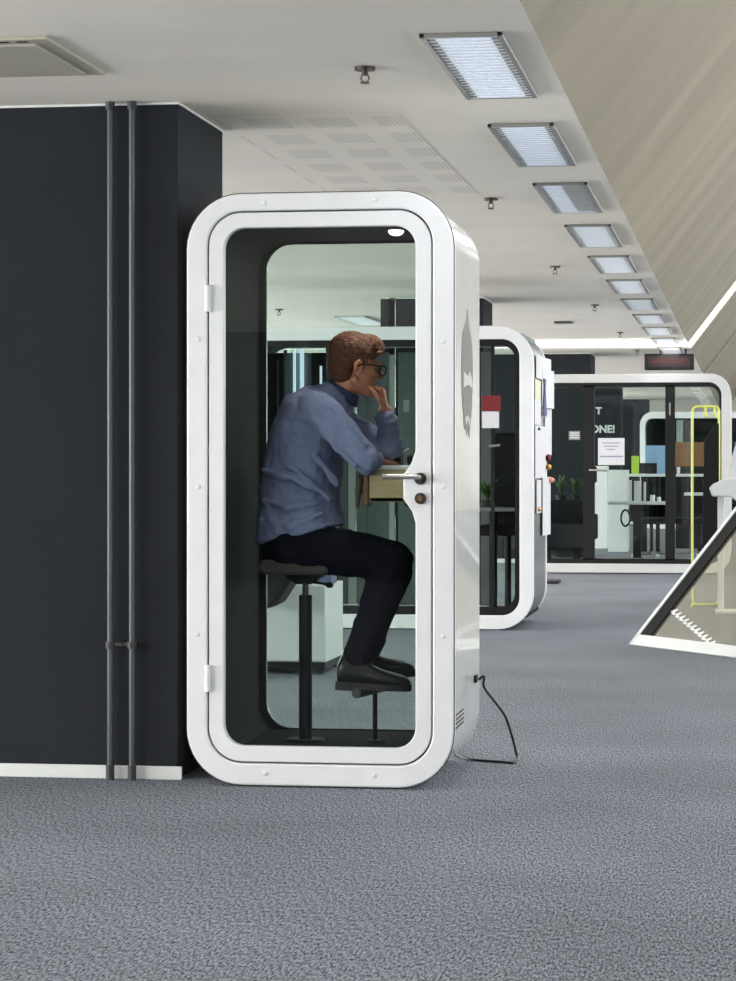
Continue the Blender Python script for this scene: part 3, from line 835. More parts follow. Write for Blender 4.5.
# sticker and notice sheet with printed lines
T = thing('notice_sheet', 'white printed notice taped to the far booth door', 'notice', (at(611, 465, Y3).x, Y3 - .012, at(611, 465, Y3).z))
a, c_ = at(598, 464.5, Y3 - .012), at(624.5, 437.5, Y3 - .012)
MB().box((a.x - T.location.x, 0, 0), (c_.x - T.location.x, .004, c_.z - a.z)).obj('paper', 'paper', T, smooth=False)
b = MB()
for i, (u0, u1) in enumerate(((602, 620), (604, 618), (606, 615))):
    z = at(600, 443 + i * 3.2, Y3).z - T.location.z
    b.box((at(u0, 0, Y3).x - T.location.x, -.002, z - .005), (at(u1, 0, Y3).x - T.location.x, 0, z + .005))
b.box((at(600, 0, Y3).x - T.location.x, -.003, at(0, 456.5, Y3).z - T.location.z - .01), (at(623, 0, Y3).x - T.location.x, 0, at(0, 456.5, Y3).z - T.location.z + .004))
b.obj('printed_lines', 'ink', T, smooth=False)
T = thing('door_label', 'small framed grey sign on the left glass of the far booth', 'sign', (at(574.5, 440, Y3).x, Y3 - .012, at(574.5, 440, Y3).z))
MB().box((-.063, 0, 0), (.063, .006, .10)).obj('sign_plate', 'grey', T, smooth=False)
b = MB()
for i in range(3): b.box((-.05, -.003, .018 + i * .026), (.05, 0, .032 + i * .026))
b.obj('printed_lines', 'letter', T, smooth=False)
# sofa in booth 3
sf = thing('sofa', 'charcoal sofa inside the far booth', 'sofa', (at(560, 0, Y3 + .9).x, Y3 + .45, .105))
zz = lambda y: at(560, y, Y3 + .7).z - .105
MB().box((-.55, .0, zz(549)), (.32, .55, zz(524))).obj('seat', 'gray_sofa', sf, bevel=.03)
MB().box((-.55, .55, zz(540)), (.32, .72, zz(500))).obj('backrest', 'gray_sofa', sf, bevel=.03)
MB().box((.30, .0, zz(545)), (.38, .7, zz(512))).obj('armrest', 'gray_sofa', sf, bevel=.03)
for x in (-.45, .2):
    for y in (.08, .6): MB().box((x - .02, y - .02, 0), (x + .02, y + .02, zz(549))).obj('leg', 'black', sf, smooth=False)
pp = at(566, 500, Y3 + D3 + .35)
T = thing('planter_cabinet', 'dark low cabinet carrying plants behind the far booth', 'cabinet', (pp.x, Y3 + D3 + .35, 0))
MB().box((-.35, -.15, .05), (.3, .15, pp.z)).obj('cabinet_body', 'pot', T, bevel=.005)
MB().box((-.33, -.13, 0), (.28, .13, .05)).obj('plinth', 'black', T, smooth=False)
plant((pp.x - .06, pp.y, pp.z), 18, .30, .16, 'left upright leafy plant behind the far booth sofa', 5, pot=(.07, .06))
plant((pp.x + .12, pp.y, pp.z), 18, .27, .16, 'right upright leafy plant behind the far booth sofa', 6, pot=(.07, .06))

# ---- behind booth 3: desks, panels, fourth booth
def pbox(px0, py0, px1, py1, Y, dep, m_, parent, name, org, **k):
    a = at(px0, py1, Y); c_ = at(px1, py0, Y)
    o = Vector(org)
    return MB().box((a.x - o.x, Y - o.y, a.z - o.z), (c_.x - o.x, Y + dep - o.y, c_.z - o.z)).obj(name, m_, parent, smooth=False, **k)
def desk(px0, px1, pyt, Y, label, legs, dep=.7):
    a = at((px0 + px1) / 2, pyt, Y)
    T = thing('desk', label, 'desk', (a.x, Y, 0)); org = (a.x, Y, 0)
    pbox(px0, pyt, px1, pyt + 2.6, Y, dep, 'white2', T, 'desktop', org, bevel=.004)
    for l0, l1 in legs:
        u0, u1 = at(l0, 0, Y).x - a.x, at(l1, 0, Y).x - a.x
        MB().box((u0, dep * .4, .03), (u1, dep * .4 + .08, a.z - .03)).box((u0 - .02, .05, 0), (u1 + .02, dep - .05, .03)).obj('leg', 'black', T, smooth=False)
    return T
desk(608, 665, 502, 31.2, 'near white height-adjustable desk behind the far booth door', ((632, 640),))
desk(627, 664.5, 474, 33.6, 'raised white desk further behind the far booth', ((640, 646), (655, 659)))
desk(676, 706, 474, 33.6, 'raised white desk seen through the right pane of the far booth', ((697, 701),))
desk(684, 706, 493, 31.6, 'short white desk by the coat rail', ((702, 706),))
hpp = at(625.5, 514, 31.0)
o = MB(hpp)
ringp = [hpp + Vector((.055 * math.cos(a), 0, -.05 + .10 * math.sin(a))) for a in [2 * PI * i / 24 for i in range(25)]]
o.tube(ringp, .012, 10)
o.tube([hpp + Vector((.03, 0, .04)), Vector((hpp.x + .05, hpp.y + .25, at(640, 504, 31.2).z - .02))], .006, 8)
tag(o.obj('headset', 'blackplastic'), 'round black headset hanging from the near desk edge', 'headset')
def pthing(px0, py0, px1, py1, Y, dep, m_, name, label, cat, grp=None, bevel=.004):
    a = at(px0, py1, Y)
    if py1 > 540: a.z = 0
    c_ = at(px1, py0, Y)
    o = MB((a.x, Y, a.z)).box((a.x, Y, a.z), (c_.x, Y + dep, c_.z)).obj(name, m_, smooth=False, bevel=bevel)
    return tag(o, label, cat, grp)
pthing(608, 470, 627.5, 562.5, 34.6, .5, 'white2', 'tall_cabinet', 'tall pale cabinet behind the near desk', 'cabinet')
T = pthing(594, 466, 607, 559, 36.0, .5, 'white2', 'tall_cabinet', 'pale cabinet left of the tall cabinet behind the booth door', 'cabinet')
T = thing('desk_divider', 'pale blue desk divider board on the raised desk', 'divider', (at(655, 474, 33.9).x, 33.9, at(655, 474, 33.9).z))
a = at(645.5, 463, 33.9); c_ = at(665, 445.5, 33.9)
MB().box((a.x - T.location.x, 0, a.z - T.location.z), (c_.x - T.location.x, .04, c_.z - T.location.z)).obj('board', 'blue', T, smooth=False)
a2 = at(657, 474, 33.9)
MB().box((a2.x - T.location.x, 0, 0), (c_.x - T.location.x, .04, a.z - T.location.z)).obj('board_foot', 'blue', T, smooth=False)
pthing(639, 463, 656, 473.5, 34.0, .05, 'black', 'monitor', 'dark monitor on the raised desk below the blue board', 'monitor')
pthing(631.5, 456, 638.8, 474, 33.7, .05, 'green', 'divider_panel', 'lime green divider standing on the raised desk', 'divider')
zt2 = at(0, 502, 31.4)
for i, (u0, u1, m_) in enumerate(((629, 631.5, 'white2'), (634, 641, 'white2'), (643.5, 645.5, 'paper'))):
    pthing(u0, 480 + i, u1, 501.8, 31.45, .12, m_, 'binder', ('slim white binder on the near desk', 'wide white binder on the near desk', 'thin paper folder on the near desk')[i], 'binder')
for i, (u0, u1, v0) in enumerate(((650, 655, 495), (657, 661, 497))):
    a = at((u0 + u1) / 2, 501.8, 31.45)
    o = MB(a).cyl(a, a + Vector((0, 0, (501.8 - v0) / F * 31.45)), (u1 - u0) / 2 / F * 31.45, 16).obj('mug', 'white2', bevel=.003)
    tag(o, ('larger white mug on the near desk', 'smaller white mug on the near desk')[i], 'mug')
T = thing('wooden_screen', 'brown wooden screen behind the coat rail', 'screen', (at(690, 0, 36.2).x, 36.2, 0))
a = at(675.5, 466.5, 36.2); c_ = at(706, 442, 36.2)
MB().box((a.x - T.location.x, 0, a.z), (c_.x - T.location.x, .06, c_.z)).obj('wooden_board', 'brown', T, smooth=False, bevel=.004)
MB().box((a.x - T.location.x, .01, 0), (c_.x - T.location.x, .05, a.z)).obj('screen_base', 'black', T, smooth=False)
pthing(676.5, 420, 683, 546, 37, .3, 'felt2', 'grey_locker', 'grey locker above the brown panel', 'locker')
pthing(684, 421, 690, 546, 37, .3, 'pot', 'dark_locker', 'dark locker beside the grey locker', 'locker')
o = pthing(676.8, 467, 680, 473.6, 33.8, .08, 'white2', 'desk_phone', 'small white telephone on the right raised desk', 'telephone')
# dark office chairs behind
def chair(px, pyt, Y, label):
    a = at(px, pyt, Y)
    T = thing('office_chair', label, 'chair', (a.x, Y, 0))
    MB().plate(rr(-.21, .21, .58, a.z, .08, n=6, m=2), -.03, .03).obj('backrest', 'coat', T, bevel=.015)
    MB().plate(rr(-.23, .23, .44, .52, .03, n=5, m=2), -.45, -.03).obj('seat', 'coat', T, bevel=.02)
    MB().cyl((0, -.22, .05), (0, -.22, .44), .025, 12).obj('chair_post', 'black', T)
    b = MB()
    for k in range(5):
        a_ = 2 * PI * k / 5
        b.tube([(0, -.22, .07), (.28 * math.cos(a_), -.22 + .28 * math.sin(a_), .05)], [.02, .014], 10)
    b.obj('star_base', 'grey', T)
    for k in range(5):
        a_ = 2 * PI * k / 5
        MB().cyl((.28 * math.cos(a_) - .02, -.22 + .28 * math.sin(a_), .028), (.28 * math.cos(a_) + .02, -.22 + .28 * math.sin(a_), .028), .028, 12).obj('caster', 'white2', T)
chair(652, 510, 32.6, 'black office chair under the raised desk, left of the door post')
chair(692, 482, 32.9, 'black office chair behind the yellow coat rail')
# wood back + booth 4
X4 = at(640, 0, 47.0).x; 
B4 = thing('meeting_booth', 'farthest white booth seen through the far booth glass', 'meeting booth', (X4 + 1.15, 47.0, 0))
MB().ring(rr(-1.15, 1.15, .01, 2.196, .24), rr(-1.05, 1.05, .11, 2.08, .14), -.03, .05).obj('front_frame', 'white', B4, bevel=.006)
MB().ring(rr(-1.14, 1.14, .02, 2.19, .23), rr(-1.1, 1.1, .06, 2.14, .2), .05, 1.5).obj('shell', 'white2', B4)
MB().plate(rr(-1.06, 1.06, .1, 2.09, .14), 0, .01).obj('front_glass', 'glass', B4)
MB().plate(rr(-1.08, 1.08, .08, 2.1, .14), 1.4, 1.45).obj('rear_wall', 'felt', B4)

# sliding charcoal wall at the far end of the office, left half
struct(MB().box((-9, 58, 0), (-3.2, 58.3, CEIL)).obj('wall_partition', 'column', smooth=False))

# ---- yellow coat rail with black coat
cr = at(705, 606, 21.35)
T = thing('coat_rail', 'yellow-green tubular coat rail standing before the far booth', 'coat rail', (at(704.5, 0, 21.35).x, 21.35, 0))
xa = at(692.3, 0, 21.35).x - T.location.x; xb = at(719, 0, 21.35).x - T.location.x
zt = at(0, 409, 21.35).z
rl = rr(xa, xb, .012, zt, .045, n=8, m=2); rl = [(x, 0, z) for x, z in rl]; rl += rl[:2]
MB().tube(rl, .0105, 12, caps=False).obj('rail_loop', 'yellow', T)
for x in (xa, xb): MB().cyl((x, -.22, .012), (x, .22, .012), .012, 12).obj('foot_bar', 'yellow', T)
for px_ in (705.5, 714.5):
    x = at(px_, 0, 21.35).x - T.location.x
    MB().tube([(x, 0, zt), (x, -.02, zt - .06), (x, -.045, zt - .07)], .008, 8).ell((x, -.04, zt - .075), (.015, .012, .022)).obj('hook', 'yellow', T)
ct = [(718, 423), (714, 425), (709, 433), (705, 439), (703.5, 447), (704, 462), (703, 490), (703, 530), (702.5, 548), (719, 548), (719, 423)]
o = MB(at(711, 425, 21.39)).poly([at(x, y, 21.33) for x, y in ct], .12).obj('coat', 'coat', bevel=.03)
tag(o, 'long black coat hanging on the yellow coat rail', 'coat')
pc = at(712, 534, 20.9)

# ---- white stand at the right edge
wy = 20.4
T = thing('screen_stand', 'white stand with tilted panel by the right edge, behind the glass', 'stand', (at(721, 0, wy).x, wy, 0))
org = (T.location.x, wy, 0)
a = at(717.6, 0, wy).x - org[0]; c_ = at(724, 0, wy).x - org[0]
MB().box((a, -.03, 0), (c_, .03, at(0, 496, wy).z)).obj('post', 'white2', T, bevel=.004)
MB().box((a - .02, -.2, 0), (c_ + .25, .2, .02)).obj('stand_foot', 'white2', T, bevel=.004)
tp = [(709, 488), (713, 484), (722, 480), (728, 478), (760, 478), (760, 500), (736, 501), (730, 497), (712, 496.5)]
MB().poly([Vector(at(x, y, wy - .12)) - Vector(org) for x, y in tp], .26).obj('tray', 'white2', T, bevel=.012)
tp = [(724.5, 484), (736.5, 440), (745, 436), (760, 436), (760, 484)]
MB().poly([Vector(at(x, y, wy - .08)) - Vector(org) for x, y in tp], .16).obj('tilted_panel', 'white', T, bevel=.01)
MB().ell(Vector(at(733, 443, wy - .1)) - Vector(org), (.012, .03, .012)).obj('knob', 'black', T)

# ---- slanted glass balustrade, lower right
s1 = Vector((.551, -.834, 0)).normalized()
g0 = Vector((-0.775, 16.64, 0))
e = Vector((math.cos(SL), 0, math.sin(SL)))         # rising edge, parallel to the slanted ceiling
nn = s1.cross(e).normalized()                      # towards the camera side
Gt = thing('glass_balustrade', 'slanted glass balustrade with white frame at the right edge', 'balustrade', tuple(g0))
Lb, Le = 3.2, 2.6
def quad(p, a, la, b_, lb, th, name, m_, **k):
    P = [p, p + a * la, p + a * la + b_ * lb, p + b_ * lb]
    return MB().loft([[q for q in P], [q - nn * th for q in P]]).obj(name, m_, Gt, smooth=False, **k)
O = Vector((0, 0, 0))
quad(O + nn * .012, s1, Lb, e, .085, .06, 'bottom_rail', 'white2', bevel=.003)
quad(O + nn * .012, s1, .036, e, Le, .06, 'sloping_post', 'white2', bevel=.003)
quad(s1 * .036 + e * .085 + nn * .004, s1, .125, e, Le - .085, .03, 'dark_inner_strip', 'black')
quad(s1 * .05 + e * .085 - nn * .01, s1, Lb - .05, e, Le - .1, .010, 'glass_pane', 'glass_tint')
quad(O + e * Le + nn * .012, s1, Lb, e, .05, .06, 'top_rail', 'white2', bevel=.003)
# white dashes painted on the pane for the reflected row of ceiling lights
def glasspt(px, py, off=.0):
    d = ray(px, py); o_ = Vector((0, 0, EYE)); p = g0 + nn * (off - .008)
    t = (p - o_).dot(nn) / d.dot(nn); return o_ + d * t
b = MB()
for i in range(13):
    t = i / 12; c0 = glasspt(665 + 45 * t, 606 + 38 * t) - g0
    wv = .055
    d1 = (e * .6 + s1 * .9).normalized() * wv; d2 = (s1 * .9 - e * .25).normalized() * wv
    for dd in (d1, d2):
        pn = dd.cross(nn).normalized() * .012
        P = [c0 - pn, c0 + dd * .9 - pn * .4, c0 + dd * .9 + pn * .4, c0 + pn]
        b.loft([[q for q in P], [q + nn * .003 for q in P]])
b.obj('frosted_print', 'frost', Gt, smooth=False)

# small dark wedge on the carpet behind booth 2
a = at(552, 584, 25.2)
tag(MB((-2.05, 25.3, 0)).box((-2.15, 25.1, 0), (onf(557, 584).x, 25.5, .03)).obj('cable_cover', 'rubber', bevel=.01), 'small dark cable cover on the carpet beyond the second booth', 'cable cover')

# ------------------------------------------------------------------ PERSON
PY = 9.52
per = None
def pp_(x, y, Y=PY): return at(x, y, Y)
S = 2500 / 9.7          # px per metre near the person

def remesh(o, vox, smooth=4):
    m_ = o.modifiers.new('skin', 'REMESH'); m_.mode = 'VOXEL'; m_.voxel_size = vox; m_.use_smooth_shade = True
    s_ = o.modifiers.new('soft', 'SMOOTH'); s_.factor = .5; s_.iterations = smooth
    return o

def torso_rings(st, grow=0.0, n=28, mb=None):
    """st: list of (px,py, half in-plane px, half width m, tilt dir px(dx,dy))"""
    rings = []
    for (x, y, h, wY, dx, dy) in st:
        c_ = pp_(x, y)
        L = math.hypot(dx, dy)
        ax = Vector((dx / L, 0, -dy / L))
        r = h / S + grow
        rings.append([c_ + ax * r * math.copysign(abs(math.cos(a)) ** .85, math.cos(a)) + Vector((0, 1, 0)) * (wY + grow) * math.copysign(abs(math.sin(a)) ** .85, math.sin(a)) for a in [2 * PI * i / n for i in range(n)]])
    return mb.loft(rings)
torso = [(300, 556, 36, .155, 1, -.05), (301, 538, 43, .165, 1, -.12), (300, 520, 41, .158, 1, -.08), (299, 498, 40, .150, 1, 0), (302, 476, 39, .150, 1, .1), (305, 455, 39, .160, 1, .22),
         (310, 434, 39, .178, 1, .38), (318, 416, 36, .188, 1, .58), (330, 403, 28, .165, 1, .78), (339, 394, 18, .105, 1, .8)]

HC = pp_(356, 365.5)
Rh = Matrix.Rotation(math.radians(26), 3, 'Z') @ Matrix.Rotation(math.radians(9), 3, 'Y')
def hd(x, y, z): return HC + Rh @ Vector((x, y, z))
Yn, Yf = PY - .185, PY + .165      # near and far shoulder
SHn, ELn = pp_(320, 409, Yn), pp_(368, 461, Yn - .01)
WRn = pp_(376, 462, Yn + .22)
SHf, ELf = pp_(333, 413, Yf), pp_(391, 458, PY + .13)
WRf = pp_(385, 411, PY + .05)
HPn, KNn, ANn = pp_(292, 545, PY - .09), pp_(391, 560, PY - .10), pp_(360, 651, PY - .10)
HPf, KNf, ANf = pp_(296, 545, PY + .09), pp_(394, 560, PY + .10), pp_(366, 650, PY + .09)

def hand(mb, wr, palm_dir, up, side, curl, L=.095, r=.0088):
    """palm + four curled fingers + thumb; palm_dir from wrist, up = back-of-hand normal, side = towards the thumb"""
    pd, up, sd = palm_dir.normalized(), up.normalized(), side.normalized()
    c_ = wr + pd * .045
    for k in range(4):
        o_ = sd * (.030 - .020 * k)
        mb.cap(wr + pd * .01 + o_ * .5, wr + pd * (.085 - .004 * abs(k - 1)) + o_, .015, .0115, 10)
    lens = (.92, 1.0, .94, .75)
    for k in range(4):
        p = wr + pd * (.087 - .004 * abs(k - 1)) + sd * (.030 - .020 * k)
        d = pd.copy(); seg = (.042, .026, .020)
        for j in range(3):
            d = (Matrix.Rotation(curl[j], 3, sd) @ d)
            q = p + d * seg[j] * lens[k]
            mb.cap(p, q, r * (1 - .08 * j), r * (.93 - .08 * j), 10); p = q
    p = wr + pd * .025 + sd * .028
    d = (pd * .6 + sd * .75 - up * .15).normalized()
    q = p + d * .038; mb.cap(p, q, .0125, .0105, 10)
    d = (pd * .95 + sd * .12 - up * .35).normalized(); q2 = q + d * .03; mb.cap(q, q2, .0105, .0095, 10)
    q3 = q2 + (pd * .9 - up * .5).normalized() * .024; mb.cap(q2, q3, .0095, .008, 10)

ORG = pp_(300, 565)
b = MB(ORG)
torso_rings(torso, -.016, mb=b)
# neck and head
b.cap(pp_(338, 398), pp_(351, 378), .056, .052)
b.ell(hd(-.014, 0, .034), (.092, .074, .080), Rh)
b.ell(hd(.028, 0, -.020), (.060, .062, .085), Rh)
b.ell(hd(.034, 0, -.072), (.046, .047, .036), Rh)
b.cap(hd(-.01, .045, -.06), hd(.06, .018, -.095), .018, .015); b.cap(hd(-.01, -.045, -.06), hd(.06, -.018, -.095), .018, .015)
b.ell(hd(.072, 0, -.098), (.020, .022, .017), Rh)
b.cap(hd(.080, .022, .016), hd(.080, -.022, .016), .014, .014)
b.cap(hd(.086, 0, .008), hd(.106, 0, -.026), .009, .0125)
b.ell(hd(.098, .010, -.031), (.010, .008, .007), Rh); b.ell(hd(.098, -.010, -.031), (.010, .008, .007), Rh)
b.cap(hd(.082, .014, -.056), hd(.082, -.014, -.056), .0085, .0085); b.cap(hd(.080, .012, -.070), hd(.080, -.012, -.070), .009, .009)
for s_ in (-1, 1):
    b.ell(hd(.060, s_ * .034, -.026), (.022, .020, .02), Rh)
    # ear: rim, lobe and bowl
    ep = [hd(-.012 + .014 * math.cos(a), s_ * (.076 + .006 * math.sin(a * .5)), -.012 + .026 * math.sin(a)) for a in [math.radians(v_) for v_ in (-100, -50, 0, 45, 90, 135, 180, 225)]]
    b.tube(ep, .0065, 8); b.ell(hd(-.008, s_ * .072, -.012), (.014, .010, .024), Rh); b.ell(hd(-.006, s_ * .074, -.040), (.008, .006, .009), Rh)
# arms
b.cap(SHn, ELn, .050, .040); b.cap(ELn, WRn, .038, .026)
b.cap(SHf, ELf, .050, .040); b.cap(ELf, WRf, .038, .027)
# legs
for hp_, kn, an in ((HPn, KNn, ANn), (HPf, KNf, ANf)):
    b.cap(hp_, kn, .082, .055); b.cap(kn, an, .052, .036)
    b.cap(an, an + Vector((-.02, 0, -.05)), .034, .030); b.cap(an + Vector((-.02, 0, -.06)), an + Vector((.09, 0, -.095)), .028, .018)
# hands
hand(b, WRf, Vector((-.16, -.10, 1)), Vector((1, .1, .2)), Vector((0, -1, -.1)), (.95, 1.2, .7))
hand(b, WRn, Vector((.25, 1, .0)), Vector((0, 0, 1)), Vector((1, -.2, 0)), (-.15, -.3, -.25))
body = b.obj('person', 'skin')
remesh(body, .0045, 3)
tag(body, 'man with auburn hair in blue shirt sitting in the near booth, chin on hand', 'person')

def child(mb, name, m_, **k):
    mb.org = Vector(ORG)
    o = mb.obj(name, m_, **k); o.location = (0, 0, 0); o.parent = body
    return o
# hair: cap with quiff, shorter at the neck
b = MB()
b.ell(hd(-.022, 0, .048), (.098, .081, .082), Rh); b.ell(hd(-.058, 0, .0), (.056, .072, .070), Rh)
b.ell(hd(.035, 0, .085), (.062, .058, .044), Rh)
b.ell(hd(-.052, 0, -.045), (.042, .056, .035), Rh)
for k in range(170):
    a = random.uniform(-1, 1); t = random.uniform(-.07, .075)
    p0 = Vector((t, a * .055, .108 - .05 * abs(a) ** 2 - 6.0 * (t - .0) ** 2 * .9)); dirv = Vector((.030, a * .012, .010 + random.uniform(-.004, .012)))
    b.cap(hd(*p0), hd(*(p0 + dirv)), .0065, .0025, 8)
for s_ in (-1, 1): b.cap(hd(.004, s_ * .074, .02), hd(.006, s_ * .073, -.016), .009, .005, 8)
hair = child(b, 'hair', 'hair'); remesh(hair, .0035, 1)
tx = bpy.data.textures.new('hair_clumps', 'CLOUDS'); tx.noise_scale = .012
dm = hair.modifiers.new('clumps', 'DISPLACE'); dm.texture = tx; dm.strength = .008; dm.mid_level = .5
# eyes
for s_ in (-1, 1):
    ey = child(MB().ell(hd(.074, s_ * .031, .0), (.013, .013, .012), Rh), 'eye', 'eye')
    child(MB().ell(hd(.0835, s_ * .031, -.001), (.005, .006, .006), Rh), 'iris', 'iris')
# glasses
b = MB()
for s_ in (-1, 1):
    c_ = (.101, s_ * .034, -.004)
    lp_ = [hd(c_[0] + .004 * abs(math.cos(a)) - .010 * max(0, math.cos(a) * s_ * s_), c_[1] + .026 * math.cos(a), c_[2] + .019 * math.sin(a)) for a in [2 * PI * i / 20 for i in range(21)]]
    b.tube(lp_, .0040, 8)
    b.tube([hd(.098, s_ * .060, .006), hd(.085, s_ * .076, .008), hd(.0, s_ * .084, .004), hd(-.02, s_ * .084, -.010)], .0034, 8)
b.tube([hd(.102, .010, 0), hd(.106, 0, .003), hd(.102, -.010, 0)], .003, 8)
gs = child(b, 'glasses', 'blackplastic')
# shirt
b = MB()
torso_s = [(300, 534, 46, .178, 1, -.22), (300, 522, 44, .166, 1, -.15)] + torso[3:9] + [(336, 397, 20, .115, 1, .8), (341, 391, 16, .078, 1, .85)]
torso_rings(torso_s, .0, mb=b)
b.cap(SHn, ELn, .070, .053); b.cap(ELn, WRn - (WRn - ELn) * .25, .050, .040)
b.cap(SHn + Vector((-.03, .05, -.01)), SHn, .075, .066); b.cap(SHf + Vector((-.03, -.05, -.01)), SHf, .072, .066)
b.cap(SHf, ELf, .064, .052); b.cap(ELf, WRf - (WRf - ELf) * .10, .051, .037)
# folds as raised creases
def crease(pts, r): b.tube([Vector(p) for p in pts], r, 8)
Yfr = PY - .165
for a0, a1, a2 in (((262, 500), (285, 508), (318, 503)), ((260, 520), (290, 528), (325, 512)), ((262, 470), (290, 478), (322, 492)), ((270, 455), (296, 470), (330, 500)), ((263, 535), (290, 536), (335, 522)), ((300, 440), (320, 462), (338, 486))):
    crease([pp_(a0[0], a0[1], Yfr + .055), pp_(a1[0], a1[1], Yfr - .002), pp_(a2[0], a2[1], Yfr + .02)], [.008, .016, .008])
for a0, a1 in (((312, 418), (350, 452)), ((318, 428), (356, 466)), ((330, 404), (366, 446))):
    crease([pp_(*a0, Yn - .066), pp_((a0[0] + a1[0]) / 2, (a0[1] + a1[1]) / 2 + 2, Yn - .062), pp_(*a1, Yn - .052)], [.007, .012, .008])
for t in (.2, .4, .6, .8):
    p = ELf + (WRf - ELf) * t
    ring_ = [p + Vector((.048 * math.cos(a) * (1 - .2 * t), .048 * math.sin(a) * (1 - .2 * t), .012 * math.sin(a * 2 + t * 9))) for a in [2 * PI * i / 14 for i in range(15)]]
    crease(ring_, .005)
shirt = child(b, 'shirt', 'shirt'); remesh(shirt, .0055, 3)
tx = bpy.data.textures.new('cloth_folds', 'CLOUDS'); tx.noise_scale = .07; tx.noise_depth = 2
dm = shirt.modifiers.new('folds', 'DISPLACE'); dm.texture = tx; dm.strength = .026; dm.mid_level = .5
# shirt hem hanging over the waist
# collar
b = MB()
n = 24
nk = pp_(343, 391); ndir = (pp_(351, 376) - pp_(338, 398)).normalized()
na = Vector((0, 1, 0)); nb = ndir.cross(na).normalized()
nk = pp_(342, 392)
r0 = [nk - ndir * .012 + (na * math.cos(a) + nb * math.sin(a)) * .058 for a in [2 * PI * i / n for i in range(n)]]
r1 = [nk + ndir * .020 + (na * math.cos(a) + nb * math.sin(a)) * .060 for a in [2 * PI * i / n for i in range(n)]]
r2 = [nk + ndir * .017 + (na * math.cos(a) + nb * math.sin(a)) * .066 for a in [2 * PI * i / n for i in range(n)]]
r3 = [nk - ndir * .022 + (na * math.cos(a) + nb * math.sin(a)) * .080 for a in [2 * PI * i / n for i in range(n)]]
b.loft([r0, r1, r2, r3], caps=False)
col_ = child(b, 'collar', mat('dark_blue_collar', (52, 60, 88), .85)); sm = col_.modifiers.new('t', 'SOLIDIFY'); sm.thickness = .003
# cuff on the far wrist
b = MB(); d_ = (WRf - ELf).normalized()
b.cap(WRf - d_ * .045, WRf - d_ * .008, .041, .037)
# trousers
b = MB()
tr = [(298, 562, 33, .168, 1, -.02), (298, 548, 37, .172, 1, -.08), (300, 534, 38, .166, 1, -.15)]
torso_rings(tr, 0, mb=b)
for hp_, kn, an in ((HPn, KNn, ANn), (HPf, KNf, ANf)):
    b.cap(hp_, hp_ + (kn - hp_) * .5, .098, .092); b.cap(hp_ + (kn - hp_) * .5, kn, .092, .078)
    kk = kn + Vector((-.005, 0, -.04)); md = kk + (an - kk) * .55
    b.cap(kk, md, .080, .063); b.cap(md, an, .063, .058); b.cap(an, an + Vector((-.006, 0, -.012)), .060, .058)
tro = child(b, 'trousers', 'trouser'); remesh(tro, .0065, 4)
tx = bpy.data.textures.new('trouser_folds', 'CLOUDS'); tx.noise_scale = .06
dm = tro.modifiers.new('folds', 'DISPLACE'); dm.texture = tx; dm.strength = .014
# shoes
def shoe(heel, toe, Y, ank):
    hx_, hy_ = heel; tx_, ty_ = toe
    A = pp_(hx_, hy_, Y); Bp = pp_(tx_, ty_, Y)
    ax = (Bp - A); L = ax.length; ax.normalize(); up = Vector((0, 1, 0)).cross(ax) * -1
    if up.z < 0: up = -up
    sd = Vector((0, 1, 0))
    b = MB(); rings = []
    prof = [(-.0, .030, .070), (.04, .036, .115), (.14, .037, .125), (.26, .036, .118), (.36, .037, .098), (.48, .042, .078), (.62, .048, .064), (.76, .049, .056), (.88, .043, .048), (.96, .030, .036), (1.0, .012, .020)]
    for t, w_, h_ in prof:
        c_ = A + ax * L * t
        rings.append([c_ + sd * w_ * math.copysign(abs(math.cos(a)) ** .8, math.cos(a)) + up * (h_ * .5 + h_ * .5 * math.sin(a)) for a in [2 * PI * i / 18 for i in range(18)]])
    b.loft(rings)
    o = child(b, 'shoe', 'shoe', sub=1)
    s2 = MB(); rr_ = []
    for t, w_, h_ in prof:
        c_ = A + ax * L * (t * 1.01 - .005); dz = -.012 if t > .33 else -.020
        rr_.append([c_ + sd * (w_ + .003) + up * .012, c_ - sd * (w_ + .003) + up * .012, c_ - sd * (w_ + .003) + up * dz, c_ + sd * (w_ + .003) + up * dz])
    s2.loft(rr_)
    so_ = s2.obj('sole', 'sole'); so_.data.transform(Matrix.Translation(-Vector(ORG))); so_.parent = o
    la = MB()
    for i in range(4):
        t = .40 + .07 * i; hgt = .090 - .012 * i
        c_ = A + ax * L * t + up * (hgt)
        la.tube([c_ - sd * .022 - up * .006, c_ + up * .004, c_ + sd * .022 - up * .006], .0025, 8)
    lo_ = la.obj('laces', 'sole'); lo_.data.transform(Matrix.Translation(-Vector(ORG))); lo_.parent = o
shoe((337, 684), (411, 688), PY - .10, ANn)
shoe((342, 676), (415, 673), PY + .09, ANf)

# ------------------------------------------------------------------ LIGHT
def area(name, loc, rot, sx_, sy_, power, color=(1, 1, 1)):
    l = bpy.data.lights.new(name, 'AREA'); l.shape = 'RECTANGLE'; l.size = sx_; l.size_y = sy_; l.energy = power; l.color = color
    o = bpy.data.objects.new(name, l); COL.objects.link(o); o.location = loc; o.rotation_euler = rot
    return o
# daylight through the left windows (tilted up to brighten the ceiling)
for i, (a, c_) in enumerate(wins):
    area('window_light', (XL + .05, (a + c_) / 2, 1.42), (0, -PI / 2 - .25, 0), 1.8, 3.9, 400, (1.0, .985, .96))
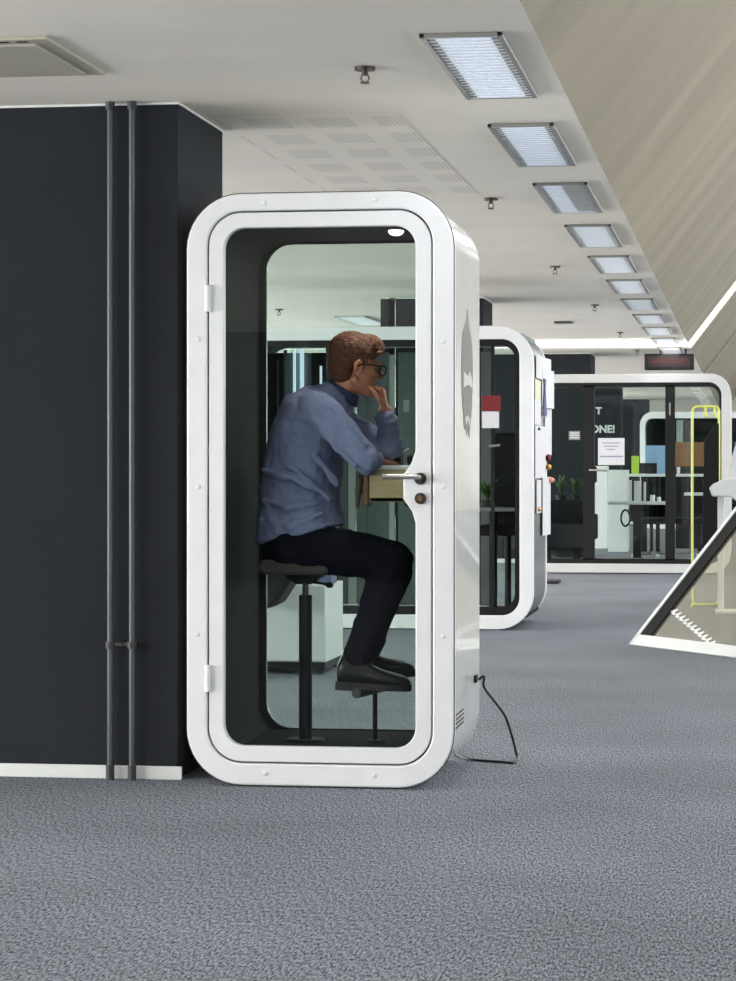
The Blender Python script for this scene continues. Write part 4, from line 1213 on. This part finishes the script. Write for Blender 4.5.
# unseen overhead fill added in the atrium, stronger mid-hall to brighten the floor
for yq, pw in ((2, 90), (12, 520), (22, 520), (32, 300), (44, 260), (56, 260)):
    area('roof_light', (5.4, yq, ZR - .12), (0, math.radians(14), 0), 3.0, 8.5, pw, (.96, .97, 1.0))
# fill from the added right-wall glazing, for booth sides and ceiling
for i, (a, c_) in enumerate(added_rwins):
    area('window_light', (6.9, (a + c_) / 2, 2.2), (0, PI / 2 + .12, 0), 3.2, 5.0, (190 if a < 14 else 130) if a > 3 else 70, (1.0, .99, .97))
# unseen fill added behind the camera for booth fronts, high to avoid glass reflections
area('rear_window_light', (.5, Y0 + .1, 5.6), (PI / 2, 0, 0), 7.0, 2.6, 240, (1.0, .985, .96))
# narrow lamp added to make the bright band across the far ceiling
bl = area('sunbeam_light', (XL + .2, 28.1, 1.2), (0, -PI / 2 - .19, 0), .5, .6, 70, (1.0, .99, .95))
bl.data.spread = math.radians(18)
# light from the ceiling fittings themselves
for k in range(11):
    area('ceiling_tube_light', ((LX0 + LX1) / 2, 7.88 + 2.12 * k + .68, CEIL - .02), (0, 0, 0), .2, 1.3, 6, (.95, .98, 1.0))
for k in range(5):
    area('ceiling_tube_light', ((LX0 + LX1) / 2, 7.88 - 2.12 * (k + 1) + .68, CEIL - .02), (0, 0, 0), .2, 1.3, 4, (.95, .98, 1.0))
sl = bpy.data.lights.new('booth_spot_light', 'AREA'); sl.energy = 4.5; sl.size = .06; sl.shape = 'DISK'; sl.color = (1, .93, .82)
so2 = bpy.data.objects.new('booth_spot_light', sl); COL.objects.link(so2); so2.location = (lp.x, 9.52, 2.06)

wd = bpy.data.worlds.new('world'); SC.world = wd; wd.use_nodes = True
wd.node_tree.nodes['Background'].inputs['Color'].default_value = (.80, .88, 1, 1)
wd.node_tree.nodes['Background'].inputs['Strength'].default_value = .6

SC.view_settings.view_transform = 'Standard'
SC.view_settings.look = 'None'
SC.view_settings.gamma = 1
SC.view_settings.use_curve_mapping = False
SC.view_settings.exposure = 0.0
